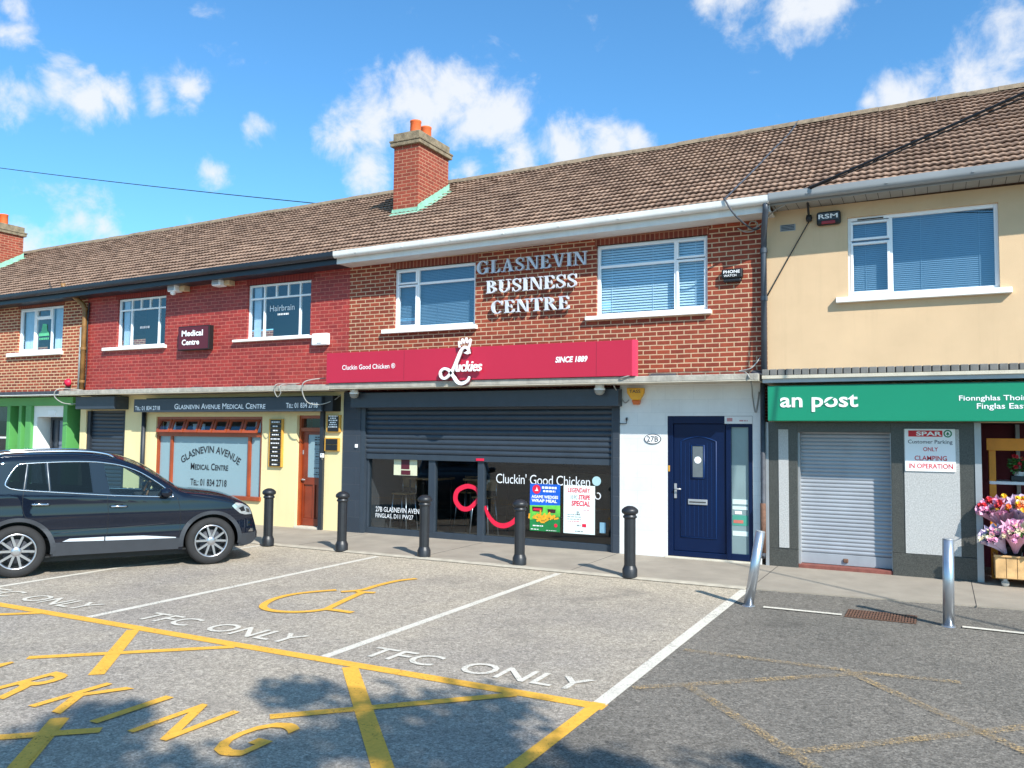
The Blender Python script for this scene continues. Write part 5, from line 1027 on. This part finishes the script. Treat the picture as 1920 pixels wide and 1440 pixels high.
bouquet(.74, .12, .70, .58, -.15, 0, (2, 1), 7, 'pink wrapped bouquet of pink and yellow blooms between the two upper left bouquets'); bouquet(1.22, -.14, .44, .56, .3, 0, (2, 0), 8, 'pink wrapped bouquet furthest right in the lower row'); bouquet(1.3, .06, .72, .6, .3, 1, (1, 2), 9, 'lilac wrapped bouquet furthest right in the upper row')
bk_ = MB().lathe([(.0, .0), (.10, .0), (.125, .2), (.13, .21), (.115, .2)], (.76, -.08, .30), 20).build('flower_bucket', m_blackp); tag(bk_, 'dark round bucket holding bouquets in the wooden crate', 'bucket')
bk_ = MB().lathe([(.0, .0), (.10, .0), (.125, .34), (.13, .35), (.115, .34)], (.84, .12, .42), 20).build('flower_bucket', m_black); tag(bk_, 'taller black bucket behind the crate under the upper bouquets', 'bucket')
ct = thing('wooden_crate', (1.2, -.1, 0), 'pale slatted wooden crate on castors under the bouquets', 'crate'); pine = mat('pine_slat', (206, 164, 110), .65, .25, 9)
for k in range(11): x = .575 + k * .118; box('slat', pine, ct, x, x + .112, -.305, -.285, .13, .385, .003)
box('side_panel', pine, ct, .575, .6, -.283, .25, .13, .385, .003); box('side_panel', pine, ct, 1.85, 1.87, -.283, .25, .13, .385, .003); box('base_board', pine, ct, .575, 1.87, -.283, .25, .12, .14); box('top_rail', pine, ct, .56, 1.88, -.32, -.28, .388, .41, .003); box('inner_floor', m_black, ct, .6, 1.85, -.28, .24, .27, .29)
for x in (.68, 1.75):
    for y in (-.24, .2): c = MB().lathe([(.0, -.015), (.035, -.015), (.045, -.01), (.045, .01), (.035, .015), (0, .015)], (x, y, .062), 16, 'y').build('castor', m_soff, ct); box('castor_fork', m_alu, c, x - .02, x + .02, y - .022, y + .022, .085, .12)

# ------------------------------------------------------------------ the parked car (x forward, y to its left, rear axle at the origin)
def pl(tab, x):
    if x <= tab[0][0]: return tab[0][1]
    for i in range(len(tab) - 1):
        (a, p), (b, q) = tab[i], tab[i + 1]
        if x <= b:
            t = (x - a) / (b - a); m0 = (tab[i+1][1] - tab[max(i-1, 0)][1]) / max(1e-6, tab[i+1][0] - tab[max(i-1, 0)][0]) * (b - a); m1 = (tab[min(i+2, len(tab)-1)][1] - p) / max(1e-6, tab[min(i+2, len(tab)-1)][0] - a) * (b - a)
            return (2*t**3 - 3*t*t + 1) * p + (t**3 - 2*t*t + t) * m0 + (-2*t**3 + 3*t*t) * q + (t**3 - t*t) * m1
    return tab[-1][1]
ZE = [(-.80, .50), (-.775, .72), (-.72, .95), (-.64, 1.10), (-.52, 1.28), (-.40, 1.42), (-.26, 1.49), (0, 1.515), (.4, 1.525), (.74, 1.52), (1.0, 1.485), (1.22, 1.42), (1.42, 1.335), (1.62, 1.215), (1.81, 1.09), (1.95, 1.005), (2.03, .985), (2.22, .965), (2.45, .935), (2.66, .885), (2.80, .825), (2.88, .765), (2.94, .66), (2.985, .54), (3.01, .45), (3.03, .40)]
ZB = [(-.80, .42), (-.76, .32), (-.6, .25), (-.3, .24), (2.6, .23), (2.8, .22), (2.95, .25), (3.01, .32), (3.03, .38)]
CR = [(-.8, .005), (-.7, .02), (-.45, .05), (0, .055), (.8, .06), (1.2, .075), (1.6, .085), (1.95, .07), (2.1, .05), (2.6, .05), (2.85, .03), (3.03, .005)]
WP = [(-.80, .60), (-.74, .70), (-.6, .775), (-.3, .82), (.2, .83), (1.9, .83), (2.3, .825), (2.55, .80), (2.7, .765), (2.82, .715), (2.92, .65), (3.03, .55)]
ZBELT = [(-.8, 1.08), (0, 1.05), (1.0, 1.0), (1.9, .95), (3.03, .95)]
def side_w(x, z):
    w = pl(WP, x); zb, ze, zt = pl(ZB, x), pl(ZE, x), pl(ZBELT, x)
    w += .012 * math.exp(-((z - .74) / .10) ** 2) - .012 * math.exp(-((z - .60) / .07) ** 2)
    if z < .42: w -= .045 * ((.42 - z) / .2) ** 2
    if z > zt - .03: w -= .31 * max(0, z - zt) + .012 * min(1, (z - zt + .03) / .03)
    e = ze - z
    if e < .06: w -= .05 * (1 - max(0, e) / .06) ** 2
    return max(.05, w)
def top_z(x, s): return pl(ZE, x) + pl(CR, x) * (1 - (1 - s) ** 2.4)
PQ = [(-.135, 1.15), (-.095, 1.26), (-.03, 1.37), (.02, 1.395), (.075, 1.40), (.04, 1.10), (-.10, 1.125)]
PR1 = [(.10, 1.405), (.275, 1.415), (.325, 1.075), (.075, 1.095)]
PR2 = [(.32, 1.418), (.78, 1.42), (.83, 1.035), (.355, 1.07)]
PF = [(.95, 1.405), (1.06, 1.393), (1.17, 1.365), (1.37, 1.285), (1.55, 1.175), (1.67, 1.09), (1.79, .99), (1.78, .965), (1.04, 1.01)]
def inside(p, poly):
    x, y = p; c = False; j = len(poly) - 1
    for i in range(len(poly)):
        a, b = poly[i], poly[j]
        if (a[1] > y) != (b[1] > y) and x < (b[0]-a[0]) * (y-a[1]) / (b[1]-a[1]) + a[0]: c = not c
        j = i
    return c
def near(p, poly):
    best = None; P = Vector(p)
    for i in range(len(poly)):
        a, b = Vector(poly[i]), Vector(poly[(i+1) % len(poly)]); d = b - a; t = max(0, min(1, (P - a).dot(d) / d.dot(d))); q = a + d * t; l = (P - q).length
        if best is None or l < best[0]: best = (l, q)
    return best
HUBF, HUBR, HZ, RA = 2.33, 0.0, .325, .385
circ = lambda hx, r, n=40: [(hx + r * math.cos(2*math.pi*k/n), HZ + r * math.sin(2*math.pi*k/n)) for k in range(n)]
CUT = [PQ, PR1, PR2, PF]; ARCH = [circ(HUBR, RA), circ(HUBF, RA)]
m_carp, _t, _b = newmat('dark_navy_car_paint'); _b.inputs['Base Color'].default_value = (.0052, .0085, .017, 1); _b.inputs['Roughness'].default_value = .35; _b.inputs['Metallic'].default_value = 0; _b.inputs['Coat Weight'].default_value = 1; _b.inputs['Coat Roughness'].default_value = .015; _b.inputs['Specular IOR Level'].default_value = 0
_n = noise(_t, pos(_t), 3, 2); bump(_t, _b, _n, .02, .01)
m_clad = mat('grey_cladding', (52, 56, 62), .55, .08, 8); m_chrome = mat('chrome', (214, 218, 222), .12, .02, 3, metal=1); m_strip = mat('bright_trim', (200, 206, 214), .3, .02, 3, metal=.3); m_rub = mat('tyre_rubber', (36, 36, 37), .85, .15, 12, .2, 60); m_rim = mat('alloy', (186, 186, 190), .28, .05, 5, metal=.9)  # bright_trim: pale tone stands in for sky reflected in chrome
m_gcar = glass('car_glass', (.66, .78, .78), 1.38, .0); m_gtint = glass('tinted_car_glass', (.07, .10, .12), 1.32, .0); m_int = mat('car_interior', (48, 46, 46), .8, .15, 5); m_seat = mat('seat_cloth', (96, 100, 104), .9, .1, 20)
car = thing('parked_car', (-10.936, -5.485, 0), 'dark navy five door crossover car parked nose towards the pavement bollards', 'car'); car.rotation_euler.z = math.atan2(.857, .516)
def cb(mb, name, m, parent=car, bevel=0, smooth=False):       # car parts are in the car's own axes
    o = mb.build(name, m, None, bevel, 2, smooth); o.parent = parent; return o
xs = sorted(set([round(-.80 + i * .03, 4) for i in range(int(3.83 / .03) + 1)] + [2.83, 2.86, 2.895, 2.93, 2.945, 2.965, 2.985, 3.0, 3.015, 3.03, -.785, -.755])); NS, NT = 34, 9
body = MB(); scr = MB(); scr2 = MB(); rows = []
for sgn in (-1, 1):
    grid = []
    for x in xs:
        zb, ze = pl(ZB, x), pl(ZE, x); col = []
        for j in range(NS + 1):
            z = zb + (ze - zb) * j / NS; px, pz = x, z; hs_ = max((ze - zb) / NS, .03)
            for poly in CUT + ARCH:
                d = near((x, z), poly)
                if d[0] < hs_ * .52: px, pz = d[1].x, d[1].y; break
            pz = min(pz, pl(ZE, px)); col.append((px, sgn * side_w(px, pz), pz))
        we, xe = abs(col[-1][1]), col[-1][0]
        for s in range(1, NT + 1): q = s / NT; col.append((xe, sgn * we * (1 - q), top_z(xe, q)))
        grid.append(col)
    o = len(body.v); M_ = len(grid[0])
    for c in grid: body.v += c
    for i in range(len(xs) - 1):
        for j in range(M_ - 1):
            ids = [o + i*M_ + j, o + (i+1)*M_ + j, o + (i+1)*M_ + j + 1, o + i*M_ + j + 1]; vs = [body.v[k] for k in ids]
            c = (sum(v[0] for v in vs) / 4, sum(v[2] for v in vs) / 4)
            if j < NS:
                if any(inside(c, p) for p in CUT + ARCH): continue
            elif (1.06 < c[0] < 1.93 and j >= NS + 1) or (-.66 < c[0] < -.36 and j >= NS + 2):
                (scr if c[0] > 0 else scr2).add(vs, [(0, 1, 2, 3) if sgn < 0 else (3, 2, 1, 0)], True); continue
            body.f.append(tuple(ids) if sgn < 0 else tuple(ids[::-1])); body.sm.append(True)
    f0 = [o + (len(xs)-1)*M_ + j for j in range(M_)]; f1 = [o + j for j in range(M_)]
    rows.append((f0, f1))
for e in (0, 1):
    a, b = rows[0][e], rows[1][e]
    for j in range(len(a) - 1): body.f.append((a[j], b[j], b[j+1], a[j+1]) if e == 0 else (a[j], a[j+1], b[j+1], b[j])); body.sm.append(True)
cbody = cb(body, 'body', m_carp)
cb(scr, 'windscreen', m_gcar); cb(scr2, 'rear_window', m_gtint)
def side_patch(poly, off, sgn, n=3):
    """a patch that follows the flank: polygon in (x, z), refined and lifted off the body"""
    bm = bmesh.new(); vs = [bm.verts.new((x, 0, z)) for x, z in poly]; bm.faces.new(vs)
    bmesh.ops.triangulate(bm, faces=bm.faces[:]); bmesh.ops.subdivide_edges(bm, edges=bm.edges[:], cuts=n, use_grid_fill=True)
    for v in bm.verts: v.co.y = sgn * (side_w(v.co.x, v.co.z) + off)
    bm.verts.index_update(); mb = MB(); P = [tuple(v.co) for v in bm.verts]
    for f in bm.faces:
        ids = [v.index for v in f.verts]; a, b, c = (Vector(P[k]) for k in ids[:3]); nn = (b - a).cross(c - a)
        if nn.y * sgn < 0: ids = ids[::-1]
        mb.f.append(tuple(ids)); mb.sm.append(True)
    mb.v = P; bm.free(); return mb
def line(pts, sgn, r, off, k=4): return MB().tube([(p.x, sgn * (side_w(p.x, p.y) + off), p.y) for p in catmull([Vector(q) for q in pts], k)], r, 6)
def band(c_in, c_out, sgn, off, th=.02):
    mb = MB(); n = len(c_in); o = len(mb.v)
    for a, b in zip(c_in, c_out):
        mb.v += [(a[0], sgn * (side_w(*a) + off - th), a[1]), (a[0], sgn * (side_w(*a) + off), a[1]), (b[0], sgn * (side_w(*b) + off), b[1]), (b[0], sgn * (side_w(*b) - .002), b[1])]
    for i in range(n - 1):
        for j in range(3):
            f = (o+i*4+j, o+(i+1)*4+j, o+(i+1)*4+j+1, o+i*4+j+1); mb.f.append(f if sgn > 0 else f[::-1]); mb.sm.append(False)
    return mb
def wheel(hx, sgn):
    y = sgn * .82; s = sgn
    prof = [(.215, -.19), (.26, -.2), (.30, -.195), (.322, -.17), (.326, -.10), (.322, -.03), (.30, -.004), (.26, .004), (.222, -.002), (.215, -.03)]
    w = cb(MB().lathe([(r, y + s * (h)) for r, h in prof], (hx, 0, HZ), 44, 'y'), 'wheel', m_rub)
    ri = MB().lathe([(.222, y + s * .002), (.212, y + s * .008), (.202, y - s * .004), (.198, y - s * .05)], (hx, 0, HZ), 44, 'y')
    for k in range(5):
        for dd in (-.17, .17):
            a = 2 * math.pi * (k + .22) / 5 + dd; a2 = 2 * math.pi * (k + .22) / 5 + dd * 1.85; u = Vector((math.cos(a), math.sin(a))); u2 = Vector((math.cos(a2), math.sin(a2))); nn = Vector((-u2.y, u2.x))
            p0 = u * .045; p1 = u2 * .204; 
            q = [p0 + nn * .016, p1 + nn * .013, p1 - nn * .013, p0 - nn * .016]; ya, yb = y - s * .010, y - s * .045
            P3 = [(hx + v.x, ya, HZ + v.y) for v in q] + [(hx + v.x, yb, HZ + v.y) for v in q]; ri.add(P3, [(0, 1, 2, 3), (4, 7, 6, 5), (0, 4, 5, 1), (1, 5, 6, 2), (2, 6, 7, 3), (3, 7, 4, 0)])
    ri.lathe([(.06, y - s * .012), (.055, y - s * .004), (.03, y), (0, y)], (hx, 0, HZ), 20, 'y'); r_ = cb(ri, 'rim', m_rim, w)
    cb(MB().lathe([(.0, y - s * .07), (.15, y - s * .07), (.15, y - s * .09), (0, y - s * .09)], (hx, 0, HZ), 28, 'y'), 'brake_disc', m_lead, w); cb(MB().lathe([(.0, y - s * .12), (.21, y - s * .12)], (hx, 0, HZ), 28, 'y'), 'wheel_back', m_black, w)
    return w
for sgn in (-1, 1):
    for hx in (HUBF, HUBR): wheel(hx, sgn)
    well = MB()
    for hx in (HUBR, HUBF):
        A = [(hx + (RA - .002) * math.cos(R(a)), HZ + (RA - .002) * math.sin(R(a))) for a in range(-14, 195, 8)]
        o = len(well.v)
        for a in A: well.v += [(a[0], sgn * (side_w(*a) - .004), a[1]), (a[0], sgn * .45, a[1])]
        for i in range(len(A) - 1): well.f.append((o+2*i, o+2*i+1, o+2*i+3, o+2*i+2)); well.sm.append(True)
        well.quad((hx - .4, sgn * .45, .2), (hx + .4, sgn * .45, .2), (hx + .4, sgn * .45, .75), (hx - .4, sgn * .45, .75))
    cb(well, 'wheel_arch_liner', m_black)
    for hx in (HUBR, HUBF):
        rng = range(-8, 189, 7); cb(band([(hx + .372 * math.cos(R(a)), HZ + .372 * math.sin(R(a))) for a in rng], [(hx + .432 * math.cos(R(a)), HZ + .42 * math.sin(R(a))) for a in rng], sgn, .014), 'arch_trim', m_clad)
    xs_ = [.40 + i * .05 for i in range(31)]; cb(band([(x, .245) for x in xs_], [(x, .415 - .012 * (x - .4)) for x in xs_], sgn, .018), 'sill_cladding', m_clad)
    xs_ = [2.72 + i * .03 for i in range(10)]; cb(band([(x, pl(ZB, x) + .005) for x in xs_], [(x, .40) for x in xs_], sgn, .012), 'bumper_cladding', m_clad)
    cb(side_patch([(.50, .425), (.58, .46), (.98, .462), (.98, .412)], .016, sgn), 'door_trim', m_strip); cb(side_patch([(.995, .412), (.995, .462), (1.45, .452), (1.86, .41), (1.86, .398)], .016, sgn), 'door_trim', m_strip)
    for i_, P_ in enumerate((PQ, PR1, PR2)): cb(side_patch(P_, .002, sgn), 'side_window', m_gtint)
    cb(side_patch(PF, .002, sgn), 'side_window', m_gcar)
    cb(side_patch([(.79, 1.425), (.94, 1.412), (1.03, 1.012), (.84, 1.035)], .004, sgn), 'door_pillar', m_carp)
    cb(line([(-.02, 1.40), (.08, 1.415), (.5, 1.432), (.8, 1.43), (.98, 1.413), (1.18, 1.375), (1.38, 1.297), (1.56, 1.185), (1.69, 1.09), (1.80, .99), (1.805, .955), (1.78, .952), (1.4, .972), (1.0, .998), (.5, 1.042), (.1, 1.078), (-.06, 1.10), (-.12, 1.125), (-.15, 1.165), (-.115, 1.26), (-.06, 1.35), (-.02, 1.40)], sgn, .0085, .003), 'window_trim', m_chrome)
    for a_, b_ in (((.082, 1.405), (.055, 1.095)), ((.30, 1.42), (.338, 1.07))): cb(line([a_, b_], sgn, .006, .003, 2), 'window_divider', m_alu)
    for pts in ([(.05, 1.08), (.045, .95), (.06, .80), (.13, .70), (.24, .62), (.34, .53), (.395, .42)], [(1.0, 1.0), (1.015, .8), (1.02, .6), (1.0, .42), (.995, .27)], [(1.86, .95), (1.90, .80), (1.915, .62), (1.90, .42), (1.88, .27)], [(2.03, .97), (2.3, .925), (2.62, .845)], [(.4, .53), (1.0, .565), (1.86, .60)]):
        cb(line(pts, sgn, .0035, -.0015), 'panel_gap', m_black)
    for hx in (.24, 1.14):
        z = .905 if hx < 1 else .85
        h = cb(MB().tube([(hx - .10, sgn * (side_w(hx, z) + .002), z), (hx - .085, sgn * (side_w(hx, z) + .026), z + .002), (hx + .085, sgn * (side_w(hx, z) + .026), z - .002), (hx + .10, sgn * (side_w(hx, z) + .002), z - .004)], .013, 8), 'door_handle', m_chrome)
        cb(MB().tube([(hx - .05, sgn * (side_w(hx, z) - .012), z), (hx + .05, sgn * (side_w(hx, z) - .012), z)], .028, 10), 'handle_recess', m_black, h)
    mr = MB().lathe([(.0, -.0), (.05, .01), (.075, .05), (.08, .10), (.06, .15), (0, .165)], (0, 0, 0), 18, 'y'); mr.v = [(1.70 + v[0] * 1.0 + v[1] * .1, sgn * (.80 + v[1] * 1.05), 1.015 + v[2] * .82) for v in mr.v]
    mo = cb(mr, 'wing_mirror', m_carp); cb(MB().tube([(1.66, sgn * .80, .965), (1.68, sgn * .86, .975)], .03, 8), 'mirror_arm', m_black, mo)
    hl = side_patch([(2.60, .80), (2.66, .845), (2.76, .82), (2.86, .765), (2.90, .70), (2.91, .665), (2.80, .665), (2.72, .69), (2.64, .755)], .006, sgn); ho = cb(hl, 'headlight', mat('headlamp', (190, 200, 206), .08, .1, 12, metal=.6, coat=1) if 'headlamp' not in bpy.data.materials else bpy.data.materials['headlamp'])
    cb(side_patch([(2.70, .765), (2.77, .79), (2.80, .72), (2.74, .715)], .009, sgn), 'lamp_shell', m_black, ho); cb(side_patch([(2.81, .76), (2.86, .74), (2.87, .69), (2.82, .70)], .009, sgn), 'lamp_shell', m_soffd, ho)
    cb(side_patch([(2.86, .42), (2.90, .46), (2.95, .46), (2.95, .41)], .008, sgn), 'fog_lamp', m_chrome)
    rr = [(-.32, 1.475), (-.22, 1.52), (.0, 1.545), (.5, 1.556), (.8, 1.548), (1.0, 1.515), (1.08, 1.475)]
    cb(MB().tube([(p.x, sgn * .60, p.y + .01) for p in catmull([Vector(q) for q in rr], 5)], [.012] + [.016] * (len(rr) * 5 - 6) + [.012], 8), 'roof_rail', m_chrome)
    cb(side_patch([(-.76, .80), (-.70, 1.0), (-.56, .99), (-.60, .82)], .006, sgn), 'tail_light', bpy.data.materials['strobe_red'])
g = MB()
for k in range(5): z = .56 + k * .028; g.box(2.975 - k * .012, 2.995 - k * .012, -.42, .42, z, z + .012)
cb(g, 'grille', m_chrome); cb(MB().box(2.985, 3.035, -.5, .5, .30, .40), 'lower_grille', m_black)
cb(MB().box(-.6, 2.8, -.72, .72, .22, .24).box(-.3, 2.2, -.6, .6, .15, .22), 'underbody', m_black)
# cabin seen through the glass
it = MB().box(-.4, 1.5, -.66, .66, .42, .46).box(1.5, 1.95, -.68, .68, .62, .93).box(-.5, -.40, -.6, .6, .45, 1.05); cb(it, 'cabin_floor', m_int, car, .02)
def seat(x, y, nm='seat'):
    b = MB(); b.box(x - .24, x + .25, y - .22, y + .22, .60, .72)
    o = cb(b, nm, m_seat, car, .05); k = MB(); k.add([(x-.36, y-.2, 1.12), (x-.36, y+.2, 1.12), (x-.26, y+.21, 1.12), (x-.26, y-.21, 1.12), (x-.24, y-.23, .68), (x-.24, y+.23, .68), (x-.10, y+.23, .68), (x-.10, y-.23, .68)], [(0,1,2,3),(4,7,6,5),(0,4,5,1),(1,5,6,2),(2,6,7,3),(3,7,4,0)]); cb(k, 'seat_back', m_seat, o, .05)
    cb(MB().box(x - .37, x - .27, y - .13, y + .13, 1.15, 1.33), 'headrest', m_seat, o, .045)
seat(1.22, -.37); seat(1.22, .37); seat(.38, -.36); seat(.38, .36)
sw_ = [(1.52 + .16 * math.sin(2*math.pi*k/24) * .35, -.37 + .17 * math.cos(2*math.pi*k/24), .98 + .16 * math.sin(2*math.pi*k/24)) for k in range(25)]
cb(MB().tube(sw_, .014, 8, False).tube([(1.52, -.53, .98), (1.56, -.37, .96), (1.52, -.21, .98)], .014, 6), 'steering_wheel', mat('wheel_leather', (110, 74, 46), .6, .1), car)

# ------------------------------------------------------------------ street tree behind the viewer (its shade falls on the bays)
def tree(x, y, h, cr, seed, label, n=7000, bz=2.2):
    rn = random.Random(seed); o = thing('street_tree', (x, y, 0), label, 'tree'); tk = MB()
    tk.tube([(x, y, 0), (x + .03, y, .8), (x - .02, y + .04, 1.8), (x + .05, y, bz), (x, y, h * .75)], [.22, .17, .15, .13, .05], 12)
    cl = []
    for k in range(60):
        a = k * 2.39996 + rn.uniform(-.35, .35); rr = cr * math.sqrt((k + rn.uniform(.2, .9)) / 60); zc = h * .68 + rn.uniform(-1, 1) * (h * .20) * math.sqrt(max(.06, 1 - (rr / cr) ** 2)); c = Vector((x + rr * math.cos(a), y + rr * math.sin(a), zc)); cl.append((c, rn.uniform(.2, .46)))
        if k < 14: s = Vector((x, y, bz + rn.uniform(-.2, h * .3))); tk.tube([s, s.lerp(c, .5) + Vector((0, 0, .25)), c], [.06, .035, .012], 6)
    tk.build('trunk', mat('bark', (92, 78, 64), .95, .3, 12, .8, 30) if 'bark' not in bpy.data.materials else bpy.data.materials['bark'], o)
    lf = MB()
    for i in range(n):
        c, r_ = cl[rn.randrange(len(cl))]; d = Vector((rn.gauss(0, 1), rn.gauss(0, 1), rn.gauss(0, .8))); p = c + d.normalized() * r_ * rn.uniform(.2, 1.05); a = Vector((rn.gauss(0, 1), rn.gauss(0, 1), rn.gauss(0, 1))).normalized(); b = a.orthogonal().normalized(); s = rn.uniform(.045, .09)
        lf.add([p - a * s, p + b * s * .5, p + a * s, p - b * s * .5], [(0, 1, 2, 3)])
    m, t, bb = (None, None, None)
    lm = bpy.data.materials.get('tree_leaf') or mat('tree_leaf', (74, 104, 46), .6, .45, 2.5)
    lf.build('crown', lm, o); return o
tree(4.3, -14.15, 9.2, 2.4, 11, 'leafy street tree just behind the viewer shading the parking bays', 18000)
